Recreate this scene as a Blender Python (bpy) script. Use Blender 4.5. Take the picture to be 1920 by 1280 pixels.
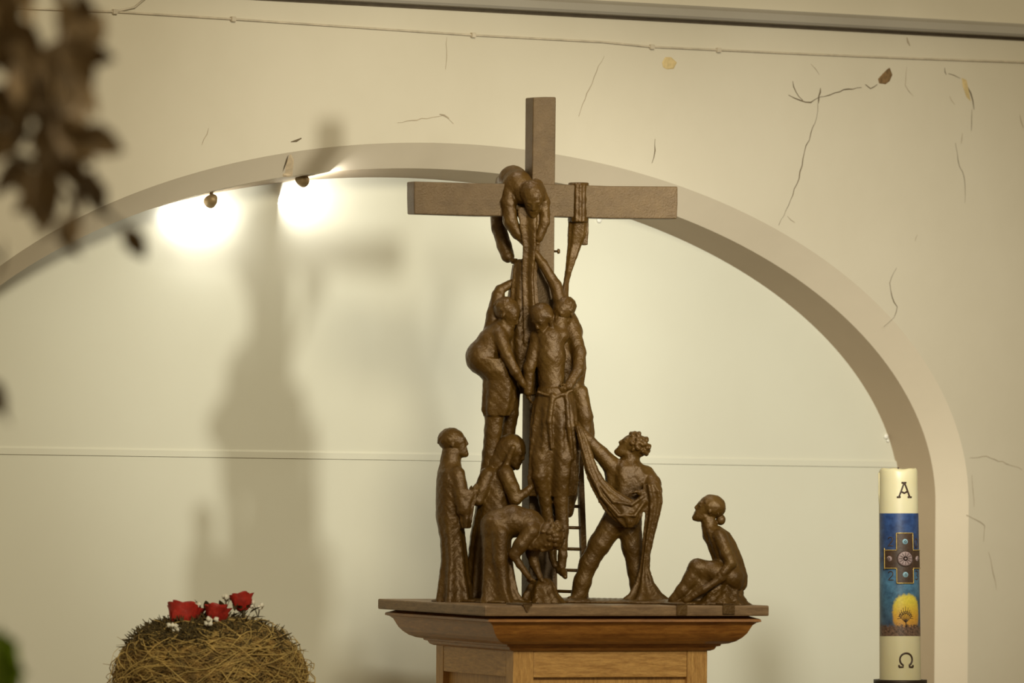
import bpy, bmesh, math, random
import numpy as np
from mathutils import Vector, Matrix

for o in list(bpy.data.objects):
    bpy.data.objects.remove(o, do_unlink=True)
SC = bpy.context.scene
COL = SC.collection
R = math.radians
rnd = random.Random(7)

# ------------------------------------------------------------------ camera
FPX, HOR, CZ, ROLL, CDIST = 14000.0, 850.0, 1.6, 0.0074, 14.0
_p = math.atan((HOR - 640) / FPX)
FW = Vector((0, math.cos(_p), math.sin(_p)))
_r0 = Vector((1, 0, 0)); _u0 = _r0.cross(FW)
RT = _r0 * math.cos(ROLL) + _u0 * math.sin(ROLL)
UP = _u0 * math.cos(ROLL) - _r0 * math.sin(ROLL)
CAM = Vector((0, -CDIST, CZ))
cam = bpy.data.cameras.new('camera')
camo = bpy.data.objects.new('camera', cam)
COL.objects.link(camo)
camo.matrix_world = Matrix(((RT.x, UP.x, -FW.x, CAM.x), (RT.y, UP.y, -FW.y, CAM.y),
                            (RT.z, UP.z, -FW.z, CAM.z), (0, 0, 0, 1)))
cam.sensor_width = 36
cam.lens = FPX / 1920 * 36
cam.clip_end = 200
cam.dof.use_dof = True
cam.dof.focus_distance = 14.75
cam.dof.aperture_fstop = 6.0
SC.camera = camo

# ------------------------------------------------------------------ light
SC.view_settings.view_transform = 'Standard'
SC.view_settings.look = 'None'
SC.view_settings.gamma = 1
SC.view_settings.use_curve_mapping = False
SC.view_settings.exposure = 0.12
wd = bpy.data.worlds.new('room_light'); SC.world = wd
wd.use_nodes = True
bg = wd.node_tree.nodes['Background']
bg.inputs[0].default_value = (1.0, 0.80, 0.46, 1)
bg.inputs[1].default_value = 0.22


def lamp(name, kind, loc, target, power, col, **kw):
    l = bpy.data.lights.new(name, kind)
    l.energy = power; l.color = col
    for k, v in kw.items():
        setattr(l, k, v)
    o = bpy.data.objects.new(name, l); COL.objects.link(o)
    o.location = loc
    o.rotation_euler = (Vector(target) - Vector(loc)).to_track_quat('-Z', 'Y').to_euler()
    return o


# two spotlights at the right of the nave: they throw the shadows of the cross into the niche
lamp('spotlight_key', 'SPOT', (2.394, -1.908, 2.441), (-0.22, 0.95, 1.90), 255, (1.0, 0.97, 0.82),
     spot_size=R(28), spot_blend=1.0, shadow_soft_size=0.15)
lamp('spotlight_side', 'SPOT', (1.282, -2.650, 2.469), (0.52, 1.75, 1.72), 380, (1.0, 0.98, 0.86),
     spot_size=R(26), spot_blend=1.0, shadow_soft_size=0.20)
# added frontal fill from the nave side, then the chancel ceiling lamp
lamp('nave_fill', 'AREA', (1.3, -6.0, 4.4), (0.3, 0.8, 1.9), 225, (1.0, 0.90, 0.66), shape='DISK', size=1.5)
lamp('ceiling_lamp_chancel', 'SPOT', (-0.25, 0.30, 4.3), (0.05, 0.36, 1.5), 70, (1.0, 0.96, 0.86),
     spot_size=R(26), spot_blend=0.6, shadow_soft_size=0.12)


# ------------------------------------------------------------------ helpers
def P(px, py, Y):
    d = FW + RT * ((px - 960) / FPX) + UP * ((640 - py) / FPX)
    return CAM + d * ((CDIST + Y) / d.y)


def link(name, me, mat=None, parent=None):
    o = bpy.data.objects.new(name, me)
    COL.objects.link(o)
    if mat is not None and me is not None and len(me.materials) == 0:
        me.materials.append(mat)
    if parent is not None:
        o.parent = parent
    return o


def tag(o, label=None, cat=None, group=None, kind=None):
    if label: o['label'] = label
    if cat: o['category'] = cat
    if group: o['group'] = group
    if kind: o['kind'] = kind
    return o


def empty(name, loc, label=None, cat=None, group=None):
    o = bpy.data.objects.new(name, None)
    COL.objects.link(o); o.location = loc
    o.empty_display_size = 0.05
    return tag(o, label, cat, group)


def adopt(o, parent):
    """parent keeping world placement (parents are only translated / rotated before)"""
    o.parent = parent
    o.matrix_parent_inverse = parent.matrix_basis.inverted()
    return o


def mesh(name, verts, faces, smooth=False):
    me = bpy.data.meshes.new(name)
    me.from_pydata([tuple(v) for v in verts], [], faces)
    me.update()
    if smooth:
        me.polygons.foreach_set('use_smooth', [True] * len(me.polygons))
    return me


def bm_mesh(name, bm, smooth=False):
    bmesh.ops.recalc_face_normals(bm, faces=bm.faces)
    me = bpy.data.meshes.new(name)
    bm.to_mesh(me); bm.free()
    if smooth:
        me.polygons.foreach_set('use_smooth', [True] * len(me.polygons))
    return me


def tube_pts(pts, rad, seg=8, cap=True):
    """verts, faces of a tube through pts with radius per point"""
    pts = [Vector(p) for p in pts]
    n = len(pts)
    if not hasattr(rad, '__len__'):
        rad = [rad] * n
    V, Fc = [], []
    prev = None
    for i in range(n):
        t = (pts[min(i + 1, n - 1)] - pts[max(i - 1, 0)])
        if t.length < 1e-9: t = Vector((0, 0, 1))
        t.normalize()
        if prev is None:
            a = Vector((0, 0, 1)) if abs(t.z) < .9 else Vector((1, 0, 0))
            x = t.cross(a).normalized()
        else:
            x = (prev - t * prev.dot(t)).normalized()
        prev = x
        y = t.cross(x)
        for k in range(seg):
            an = 2 * math.pi * k / seg
            V.append(pts[i] + (x * math.cos(an) + y * math.sin(an)) * rad[i])
    for i in range(n - 1):
        for k in range(seg):
            k2 = (k + 1) % seg
            Fc.append((i * seg + k, i * seg + k2, (i + 1) * seg + k2, (i + 1) * seg + k))
    if cap:
        Fc.append(tuple(range(seg - 1, -1, -1)))
        Fc.append(tuple((n - 1) * seg + k for k in range(seg)))
    return V, Fc


class MB:
    def __init__(s): s.V = []; s.F = []
    def add(s, V, Fc):
        b = len(s.V); s.V += list(V); s.F += [tuple(i + b for i in f) for f in Fc]; return s
    def tube(s, pts, rad, seg=8): return s.add(*tube_pts(pts, rad, seg))
    def build(s, name, mat, parent=None, smooth=True):
        return link(name, mesh(name, s.V, s.F, smooth), mat, parent)


def box_mesh(name, corner, ax, ay, az, bevel=0.0, seg=2):
    """box from corner spanned by three vectors"""
    c = Vector(corner); ax = Vector(ax); ay = Vector(ay); az = Vector(az)
    V = [c + ax * i + ay * j + az * k for k in (0, 1) for j in (0, 1) for i in (0, 1)]
    Fc = [(0, 1, 3, 2), (4, 6, 7, 5), (0, 4, 5, 1), (2, 3, 7, 6), (0, 2, 6, 4), (1, 5, 7, 3)]
    bm = bmesh.new()
    vs = [bm.verts.new(v) for v in V]
    for f in Fc: bm.faces.new([vs[i] for i in f])
    bmesh.ops.recalc_face_normals(bm, faces=bm.faces)
    if bevel > 0:
        bmesh.ops.bevel(bm, geom=list(bm.edges), offset=bevel, segments=seg, affect='EDGES', profile=.6)
    return bm_mesh(name, bm)


# ------------------------------------------------------------------ materials
def new_mat(name):
    m = bpy.data.materials.new(name); m.use_nodes = True
    nt = m.node_tree
    return m, nt, nt.nodes['Principled BSDF']


def nd(nt, kind, **kw):
    n = nt.nodes.new(kind)
    for k, v in kw.items():
        if k.startswith('i_'):
            n.inputs[int(k[2:])].default_value = v
        else:
            setattr(n, k, v)
    return n


def mixc(nt, fac, a, b, mode='MIX'):
    n = nt.nodes.new('ShaderNodeMix'); n.data_type = 'RGBA'; n.blend_type = mode
    for sock, v in ((0, fac), (6, a), (7, b)):
        if hasattr(v, 'is_output') or isinstance(v, bpy.types.NodeSocket):
            nt.links.new(v, n.inputs[sock])
        else:
            n.inputs[sock].default_value = v if not isinstance(v, tuple) else (*v[:3], 1)
    return n.outputs[2]


def ramp(nt, src, stops):
    n = nt.nodes.new('ShaderNodeValToRGB')
    e = n.color_ramp.elements
    while len(e) < len(stops): e.new(0.5)
    for el, (pos, c) in zip(e, stops):
        el.position = pos
        el.color = (*c[:3], 1) if hasattr(c, '__len__') else (c, c, c, 1)
    nt.links.new(src, n.inputs[0])
    return n.outputs[0]


def noise(nt, scale, detail=4, rough=.55, vec=None, dist=0.0):
    n = nd(nt, 'ShaderNodeTexNoise')
    n.inputs['Scale'].default_value = scale
    n.inputs['Detail'].default_value = detail
    n.inputs['Roughness'].default_value = rough
    n.inputs['Distortion'].default_value = dist
    if vec is not None: nt.links.new(vec, n.inputs['Vector'])
    return n


def pos(nt, scale=None):
    g = nt.nodes.new('ShaderNodeNewGeometry')
    if scale is None: return g.outputs['Position']
    m = nt.nodes.new('ShaderNodeMapping'); m.inputs['Scale'].default_value = scale
    nt.links.new(g.outputs['Position'], m.inputs['Vector'])
    return m.outputs[0]


def bump(nt, b, h, strength, dist):
    n = nt.nodes.new('ShaderNodeBump')
    n.inputs['Strength'].default_value = strength
    n.inputs['Distance'].default_value = dist
    nt.links.new(h, n.inputs['Height'])
    nt.links.new(n.outputs[0], b.inputs['Normal'])


def plaster(name, col, col2, rough=.6, spec=.3, bs=.25):
    m, nt, b = new_mat(name)
    p = pos(nt)
    n1 = noise(nt, 2.2, 5, .6, p)
    n2 = noise(nt, 60, 3, .6, p)
    c = ramp(nt, n1.outputs[0], [(.35, col2), (.62, col)])
    nt.links.new(c, b.inputs['Base Color'])
    b.inputs['Roughness'].default_value = rough
    b.inputs['Specular IOR Level'].default_value = spec
    n3 = noise(nt, 25, 4, .6, p)
    bump(nt, b, n3.outputs[0], bs, .002)
    return m


def plain(name, col, rough=.5, metal=0.0, var=.15, scale=40, bs=.2, bd=.001, spec=.5):
    m, nt, b = new_mat(name)
    p = pos(nt)
    n1 = noise(nt, scale, 4, .6, p)
    lo = tuple(c * (1 - var) for c in col); hi = tuple(min(1, c * (1 + var)) for c in col)
    nt.links.new(ramp(nt, n1.outputs[0], [(.3, lo), (.7, hi)]), b.inputs['Base Color'])
    b.inputs['Roughness'].default_value = rough
    b.inputs['Metallic'].default_value = metal
    b.inputs['Specular IOR Level'].default_value = spec
    if bs: bump(nt, b, n1.outputs[0], bs, bd)
    return m


def wood(name, dark, light, scale, rough=.42, axis=(1, 1, 1)):
    """grain stretched along one axis through the mapping scale"""
    m, nt, b = new_mat(name)
    tc = nt.nodes.new('ShaderNodeTexCoord')
    mp = nt.nodes.new('ShaderNodeMapping'); mp.inputs['Scale'].default_value = axis
    nt.links.new(tc.outputs['Object'], mp.inputs['Vector'])
    n1 = noise(nt, scale, 6, .65, mp.outputs[0], .4)
    n2 = noise(nt, scale * 5, 3, .7, mp.outputs[0])
    c1 = ramp(nt, n1.outputs[0], [(.32, dark), (.68, light)])
    c2 = ramp(nt, n2.outputs[0], [(.40, .74), (.58, 1.0)])
    nt.links.new(mixc(nt, .8, c1, c2, 'MULTIPLY'), b.inputs['Base Color'])
    b.inputs['Roughness'].default_value = rough
    bump(nt, b, n2.outputs[0], .25, .0006)
    return m


M = {}
M['wall'] = plaster('cream_plaster', (.665, .61, .49), (.63, .575, .455), .75, .2)
M['niche'] = plaster('niche_gloss_paint', (.75, .745, .635), (.73, .72, .61), .42, .4, .12)
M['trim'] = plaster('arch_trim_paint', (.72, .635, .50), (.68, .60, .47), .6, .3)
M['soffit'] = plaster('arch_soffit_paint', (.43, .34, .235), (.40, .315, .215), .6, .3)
M['ledge'] = plaster('grey_ledge_paint', (.40, .37, .32), (.36, .33, .28), .7, .2)
M['crack'] = plain('plaster_crack', (.16, .12, .07), .9, var=.3, bs=0)
M['faint_crack'] = plain('plaster_hairline', (.42, .35, .25), .9, var=.2, bs=0)
M['chip_dark'] = plain('bare_brick_chip', (.20, .12, .05), .9, var=.4, scale=90)
M['chip_light'] = plain('yellow_undercoat', (.62, .48, .24), .9, var=.15, scale=90)
M['cable'] = plain('painted_cable', (.56, .49, .375), .6, bs=0)
M['floor'] = plain('stone_floor', (.11, .085, .06), .7, var=.2, scale=6)

# bronze
m, nt, b = new_mat('patinated_bronze')
p = pos(nt)
n1 = noise(nt, 22, 5, .65, p); n2 = noise(nt, 210, 4, .6, p)
nt.links.new(ramp(nt, n1.outputs[0], [(.3, (.070, .033, .003)), (.52, (.098, .048, .006)), (.75, (.130, .070, .012))]), b.inputs['Base Color'])
b.inputs['Metallic'].default_value = .25
b.inputs['Roughness'].default_value = .4
bump(nt, b, n2.outputs[0], .55, .0022)
M['bronze'] = m
m, nt, b = new_mat('cross_bronze')
p = pos(nt)
n1 = noise(nt, 30, 5, .65, p); n2 = noise(nt, 260, 4, .65, p)
nt.links.new(ramp(nt, n1.outputs[0], [(.3, (.100, .059, .021)), (.7, (.145, .089, .035))]), b.inputs['Base Color'])
b.inputs['Metallic'].default_value = .25
b.inputs['Roughness'].default_value = .45
bump(nt, b, n2.outputs[0], .7, .0022)
M['cross'] = m

M['oak_h'] = wood('oak_horizontal', (.38, .185, .045), (.68, .39, .12), 26, .4, (1, 1, 9))
M['oak_v'] = wood('oak_vertical', (.38, .185, .045), (.68, .39, .12), 26, .4, (9, 9, 1))
M['oak_mould'] = wood('oak_moulding', (.22, .080, .013), (.44, .19, .036), 20, .33, (1, 1, 9))
M['oak_board'] = wood('oak_board_aged', (.15, .085, .035), (.29, .18, .085), 24, .5, (1, 1, 8))

# ------------------------------------------------------------------ wall with the arched niche
TH = R(40)
WA = Vector((math.cos(TH), math.sin(TH), 0))
WN = Vector((math.sin(TH), -math.cos(TH), 0))
W0 = Vector((0, 1.1, 0))
AS, AZ, AA, AB = -0.16, 1.50, 1.434, 0.722      # arch ellipse in the wall plane
CHW, CHD, SOF, SPL = 0.050, 0.050, 0.095, 0.016  # chamfer, soffit


def wl(s, z, t=0.0):
    return W0 + WA * s + WN * t + Vector((0, 0, z))


def wpx(px, py, t=0.0):
    """pixel of the photograph -> (s, z) on the wall plane shifted by t"""
    d = FW + RT * ((px - 960) / FPX) + UP * ((640 - py) / FPX)
    k = (W0 + WN * t - CAM).dot(WN) / d.dot(WN)
    q = CAM + d * k - W0
    return q.dot(WA), q.z


def arch_curve(off):
    """list of (s, z) up the left jamb, over the arch and down the right one, inset by off"""
    out = [(AS - AA + off, 0.0), (AS - AA + off, .8)]
    N = 120
    for i in range(N + 1):
        a = math.pi * (1 - i / N)
        c, s = math.cos(a), math.sin(a)
        nx, nz = c / AA, s / AB
        l = math.hypot(nx, nz)
        out.append((AS + AA * c - off * nx / l, AZ + AB * s - off * nz / l))
    out += [(AS + AA - off, .8), (AS + AA - off, 0.0)]
    return out


ZT = 2.515           # underside of the ledge
SL, SR = -2.6, 3.0
c0 = arch_curve(0)
V, Fc = [], []
for (s, z) in c0:
    V.append(wl(s, z)); V.append(wl(s, ZT + .2))
for i in range(len(c0) - 1):
    Fc.append((2 * i, 2 * i + 2, 2 * i + 3, 2 * i + 1))
# the degenerate columns of the jambs are replaced by the side fields
nb = len(V)
V += [wl(SL, 0), wl(SL, ZT + .2), wl(c0[0][0], 0), wl(c0[0][0], ZT + .2),
      wl(SR, 0), wl(SR, ZT + .2), wl(c0[-1][0], 0), wl(c0[-1][0], ZT + .2)]
Fc = [f for f in Fc if abs((V[f[0]] - V[f[1]]).dot(WA)) > 1e-6]
Fc += [(nb, nb + 2, nb + 3, nb + 1), (nb + 6, nb + 4, nb + 5, nb + 7)]
wall = tag(link('wall_front', mesh('wall_front', V, Fc), M['wall']), kind='structure')


def strip(name, ca, ta, cb, tb, mat):
    V = [wl(s, z, ta) for s, z in ca] + [wl(s, z, tb) for s, z in cb]
    n = len(ca)
    me = mesh(name, V, [(i, i + 1, n + i + 1, n + i) for i in range(n - 1)], True)
    return tag(link(name, me, mat), kind='structure')


trim_arch = strip('trim_1', c0, 0, arch_curve(CHW), -CHD, M['trim'])
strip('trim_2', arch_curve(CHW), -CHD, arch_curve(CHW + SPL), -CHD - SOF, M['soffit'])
TB = -CHD - SOF
niche = tag(link('wall_niche', mesh('wall_niche', [wl(SL, 0, TB), wl(SR, 0, TB), wl(SR, 2.9, TB), wl(SL, 2.9, TB)],
                                    [(0, 1, 2, 3)]), M['niche']), kind='structure')
# dado edge across the niche: a thin raised strip
sA, zA = wpx(0, 851, TB); sB, zB = wpx(1690, 876, TB)
dz = (zB - zA) / (sB - sA)
sA2, sB2 = AS - AA + CHW + SPL, AS + AA - CHW - SPL
V = []
for s in (sA2, sB2):
    z = zA + dz * (s - sA)
    V += [wl(s, z, TB), wl(s, z, TB + .003), wl(s, z + .012, TB + .003), wl(s, z + .016, TB)]
tag(link('trim_3', mesh('trim_3', V, [(0, 4, 5, 1), (1, 5, 6, 2), (2, 6, 7, 3)]), M['niche']), kind='structure')

# ledge along the top of the wall
zl = lambda px, py: wpx(px, py)[1]
sa, za = wpx(470, 0); sb, zb = wpx(1900, 76)
zz = lambda s: za + (zb - za) * (s - sa) / (sb - sa)
prof = [(0.0, 0.007), (.022, 0.008), (.026, .013), (.018, .028), (.006, .033), (.0, .037), (-.004, .5)]
V, Fc = [], []
for s in (SL, SR):
    for t, h in prof: V.append(wl(s, zz(s) + h, t + .001))
n = len(prof)
led = [(i, n + i, n + i + 1, i + 1) for i in range(n - 2)]
tag(link('trim_4', mesh('trim_4', V, led), M['ledge']), kind='structure')
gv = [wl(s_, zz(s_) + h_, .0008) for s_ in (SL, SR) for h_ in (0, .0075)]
M['ledge_shade'] = plain('painted_ledge_shade', (.13, .10, .065), .9, bs=0)  # dark colour stands in for the shadow line under the ledge
tag(link('ledge_shade_strip', mesh('ledge_shade_strip', gv, [(0, 2, 3, 1)]), M['ledge_shade']), kind='structure')
tag(link('wall_upper', mesh('wall_upper', [V[n - 2], V[2 * n - 2], V[2 * n - 1], V[n - 1]], [(0, 1, 2, 3)]), M['wall']), kind='structure')

tag(link('floor', mesh('floor', [(-4, -16, 0), (5, -16, 0), (5, 4, 0), (-4, 4, 0)], [(0, 1, 2, 3)]), M['floor']), kind='structure')


# cracks and chips: pieces of the wall with a shape of their own
def crack(pts, w, mat, parent=None, t=0.0006, name='crack', plane=0.0):
    """ribbon through photograph points on the wall plane, w = widths in mm"""
    P2 = [Vector(wpx(x, y, plane)) for x, y in pts]
    # jagged refinement
    out = []
    for i in range(len(P2) - 1):
        a, b_ = P2[i], P2[i + 1]
        k = max(2, int((b_ - a).length / .012))
        nrm = Vector((-(b_ - a).y, (b_ - a).x)).normalized()
        for j in range(k):
            out.append(a.lerp(b_, j / k) + nrm * (rnd.uniform(-.0022, .0022) if j else 0))
    out.append(P2[-1])
    V, Fc = [], []
    n = len(out)
    for i, q in enumerate(out):
        tt = out[min(i + 1, n - 1)] - out[max(i - 1, 0)]
        nrm = Vector((-tt.y, tt.x)).normalized()
        f = i / (n - 1)
        ww = w * .0005 * (0.25 + .75 * math.sin(math.pi * min(max(f, .08), .92))) * rnd.uniform(.7, 1.3)
        for sg in (1, -1):
            V.append(wl(q.x + nrm.x * ww * sg, q.y + nrm.y * ww * sg, plane + t))
    for i in range(n - 1):
        Fc.append((2 * i, 2 * i + 1, 2 * i + 3, 2 * i + 2))
    return link(name, mesh(name, V, Fc), mat, parent or wall)


for pts, w, mt in [
    ([(1478, 178), (1500, 188), (1520, 192), (1536, 182)], 3.2, 'crack'),
    ([(1486, 152), (1492, 172), (1505, 188)], 2.6, 'crack'),
    ([(1538, 165), (1535, 180), (1534, 194)], 4.0, 'crack'),
    ([(1536, 182), (1565, 174), (1590, 167), (1615, 164)], 2.8, 'crack'),
    ([(1622, 158), (1632, 166), (1645, 158)], 2.6, 'crack'),
    ([(1533, 194), (1531, 220), (1520, 250), (1508, 285), (1498, 335), (1482, 375), (1460, 422)], 2.2, 'crack'),
    ([(1476, 405), (1490, 417)], 2.0, 'faint_crack'),
    ([(1771, 127), (1774, 140)], 2.2, 'crack'), ([(1778, 138), (1800, 147)], 1.8, 'crack'),
    ([(1808, 150), (1820, 175), (1826, 205)], 4.5, 'crack'), ([(1822, 205), (1821, 245)], 2.0, 'crack'),
    ([(1804, 250), (1802, 270)], 1.8, 'faint_crack'),
    ([(1791, 268), (1796, 300), (1808, 335), (1809, 380)], 1.8, 'crack'),
    ([(1681, 502), (1668, 530), (1672, 555), (1682, 575), (1676, 595), (1657, 612)], 2.0, 'crack'),
    ([(1228, 260), (1228, 282), (1222, 306)], 2.2, 'crack'),
    ([(1133, 105), (1118, 135), (1100, 175), (1085, 218)], 1.8, 'faint_crack'),
    ([(745, 230), (790, 222), (832, 216), (850, 232)], 1.8, 'faint_crack'), ([(824, 214), (842, 222)], 4, 'faint_crack'),
    ([(838, 70), (835, 130)], 1.4, 'faint_crack'), ([(391, 240), (378, 272)], 1.4, 'faint_crack'),
    ([(545, 266), (565, 259)], 4.0, 'crack'), ([(1700, 70), (1706, 86)], 4.0, 'faint_crack'),
    ([(1700, 125), (1697, 160), (1712, 180)], 1.6, 'faint_crack'), ([(1520, 120), (1536, 140)], 1.6, 'faint_crack'),
    ([(1818, 858), (1850, 855), (1916, 880)], 2.0, 'faint_crack'), ([(1822, 890), (1826, 950)], 2.0, 'faint_crack'),
    ([(1812, 965), (1846, 985), (1844, 1015)], 2.2, 'faint_crack'), ([(1853, 1035), (1862, 1075), (1868, 1105)], 2.0, 'faint_crack'),
    ([(1720, 440), (1716, 452)], 2.0, 'faint_crack'), ([(1912, 215), (1919, 240)], 2.0, 'faint_crack'),
    ([(1780, 180), (1790, 196)], 1.6, 'faint_crack'),
]:
    crack(pts, w, M[mt])


def chip(pts, mat, name='plaster_chip', plane=0.0, t=0.0012, parent=None):
    """flake of plaster; plane may be a function of the photograph row (for the slanting arch trim)"""
    pf = plane if callable(plane) else (lambda y: plane)
    q = [(*wpx(x, y, pf(y)), pf(y)) for x, y in pts]
    n = len(q)
    cs = sum(a[0] for a in q) / n; cz = sum(a[1] for a in q) / n; cp_ = sum(a[2] for a in q) / n
    V = [wl(s, z, p_ + .0004) for s, z, p_ in q] + [wl(cs + (s - cs) * .8, cz + (z - cz) * .8, cp_ + (p_ - cp_) * .8 + t + .0004) for s, z, p_ in q]
    Fc = [(i, (i + 1) % n, n + (i + 1) % n, n + i) for i in range(n)] + [tuple(range(n, 2 * n))]
    return link(name, mesh(name, V, Fc), mat, parent or wall)


chip([(1241, 117), (1247, 107), (1258, 107), (1269, 117), (1263, 129), (1250, 130), (1243, 126)], M['chip_light'])
chip([(1646, 148), (1655, 138), (1664, 129), (1668, 127), (1673, 140), (1668, 152), (1660, 158), (1648, 156)], M['chip_dark'])
chip([(1803, 146), (1812, 150), (1816, 168), (1820, 190), (1812, 182), (1805, 162)], M['chip_light'])

# broken joint in the arch trim
jp = [(529, 325), (531, 318), (538, 298), (545, 288), (551, 300), (549, 318), (548, 331), (536, 332), (528, 330)]
onch = lambda y: -.05 * min(1.0, max(0.0, (y - 284) / 44.0)) + .0015
M['chip_pale'] = plain('pale_undercoat', (.70, .56, .38), .9, var=.12, scale=90)
chip(jp, M['chip_pale'], 'plaster_chip', onch, .0015, trim_arch)
chip([(541, 290), (538, 303), (533, 316), (528, 326), (532, 312), (537, 298)], M['crack'], 'crack', lambda y: onch(y) + .0022, .0006, trim_arch)

# small white discs on the back of the niche
M['niche_disc'] = plain('white_disc', (.85, .84, .78), .35, bs=0)
for px, py, r in ((1122, 412, .0065), (1660, 818, .0055), (1663, 826, .003)):
    q = wl(*wpx(px, py, TB), TB)
    V, Fc = tube_pts([q, q + WN * .004, q + WN * .006], [r, r, r * .6], 14)
    link('wall_disc', mesh('wall_disc', V, Fc, True), M['niche_disc'], niche)

# cable clipped along the wall
ca = [wpx(x, y) for x, y in [(-60, 12), (210, 22), (435, 36), (885, 66), (1130, 79), (1220, 88), (1500, 101), (1690, 109), (1920, 117), (2100, 124)]]
cb = MB()
cb.tube([wl(s, z, .0025) for s, z in ca], .0021, 8)
cable = cb.build('wall_cable', M['cable'])
tag(cable, 'thin painted cable clipped along the wall below the ledge', 'cable')
for px, py in [(435, 36), (885, 66), (1220, 88), (1345, 94), (213, 22)]:
    s, z = wpx(px, py)
    me = box_mesh('clip', wl(s - .005, z - .005, 0), WA * .010, WN * .008, Vector((0, 0, .010)), .0015)
    adopt(link('clip', me, M['cable']), cable)
sp = MB()
sp.tube([wl(*wpx(213, 22), .0035), wl(*wpx(250, 14), .004), wl(*wpx(272, -4), .0035)], .002, 6)
adopt(sp.build('cable_branch', M['cable']), cable)

# ------------------------------------------------------------------ pedestal
PT = R(20)
PU = Vector((math.cos(PT), math.sin(PT), 0))      # along the front, to the right
PV = Vector((-math.sin(PT), math.cos(PT), 0))     # along the side, to the back
TZ = 1.315                                        # table height
PC = Vector((0.117, 0.387, 0))                    # middle of the pedestal
BW, BD = 0.197, 0.219                             # half width and depth of the body
ped = empty('pedestal', PC, 'oak pedestal with moulded cornice carrying the bronze cross group', 'pedestal')
Z = lambda z: Vector((0, 0, z))


def pbox(name, u0, u1, v0, v1, z0, z1, mat, bevel=.0015, parent=ped):
    """box in pedestal axes, with the object's own axes along the pedestal's"""
    me = box_mesh(name, (u0, v0, z0), (u1 - u0, 0, 0), (0, v1 - v0, 0), (0, 0, z1 - z0), bevel)
    o = link(name, me, mat, parent)
    o.rotation_euler.z = PT
    return o


OV = .090
pbox('top_board', -BW - OV, BW + OV, -BD - OV, BD + OV, TZ - .020, TZ, M['oak_board'], .003)
# cornice: profile of (overhang, z) swept round the body
cp = [(.060, TZ - .0205), (.078, TZ - .0265), (.079, TZ - .031), (.072, TZ - .033), (.066, TZ - .038), (.062, TZ - .046),
      (.058, TZ - .054), (.051, TZ - .062), (.042, TZ - .069), (.031, TZ - .0735), (.020, TZ - .0755), (.019, TZ - .0785),
      (.013, TZ - .080), (.0105, TZ - .085), (.004, TZ - .088), (-.004, TZ - .0885), (-.004, TZ - .02)]
V, Fc = [], []
for su, sv in ((-1, -1), (1, -1), (1, 1), (-1, 1)):
    for ov, z in cp:
        V.append((su * (BW + ov), sv * (BD + ov), z))
n = len(cp)
for c in range(4):
    c2 = (c + 1) % 4
    for i in range(n - 1):
        Fc.append((c * n + i, c2 * n + i, c2 * n + i + 1, c * n + i + 1))
o = link('cornice', mesh('cornice', V, Fc), M['oak_mould'], ped); o.rotation_euler.z = PT
# body: core, four corner stiles, rails and recessed panels on every side
pbox('core', -BW + .012, BW - .012, -BD + .012, BD - .012, .06, TZ - .09, M['oak_v'])
ST = .041
zt, zb_ = TZ - .087, .10
for su in (-1, 1):
    for sv in (-1, 1):
        u0 = BW - ST if su > 0 else -BW; v0 = BD - ST if sv > 0 else -BD
        pbox('stile', u0, u0 + ST, v0, v0 + ST, zb_, zt, M['oak_v'], .001)
for z0, z1 in ((zt - .051, zt - .0003), (zb_, zb_ + .09)):
    for sv in (-1, 1):
        v0 = BD - .0225 if sv > 0 else -BD + .0005
        pbox('rail', -BW + ST + .0004, BW - ST - .0004, v0, v0 + .022, z0, z1, M['oak_h'], .002)
    for su in (-1, 1):
        u0 = BW - .0225 if su > 0 else -BW + .0005
        pbox('rail', u0, u0 + .022, -BD + ST + .0004, BD - ST - .0004, z0, z1, M['oak_h'], .002)
pbox('plinth', -BW - .02, BW + .02, -BD - .02, BD + .02, 0, .10, M['oak_h'], .004)


# ------------------------------------------------------------------ sculpting: signed distance fields in photograph scale
# coordinates (x, y, d): x and y in pixels of the photograph at the sculpture, d depth in the same unit
Y0 = 0.387
MM = (CDIST + Y0) / FPX


def to_world(a):
    a = np.asarray(a, float)
    Y = Y0 + a[:, 2] * MM
    dx = (a[:, 0] - 960) / FPX; dy = (640 - a[:, 1]) / FPX
    d = np.array(FW)[None] + np.array(RT)[None] * dx[:, None] + np.array(UP)[None] * dy[:, None]
    k = (CDIST + Y) / d[:, 1]
    return np.array(CAM)[None] + d * k[:, None]


def W3(x, y, d): return Vector(to_world([(x, y, d)])[0])


def smin(a, b_, k):
    h = np.clip(.5 + .5 * (b_ - a) / k, 0, 1)
    return b_ + (a - b_) * h - k * h * (1 - h)


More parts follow.
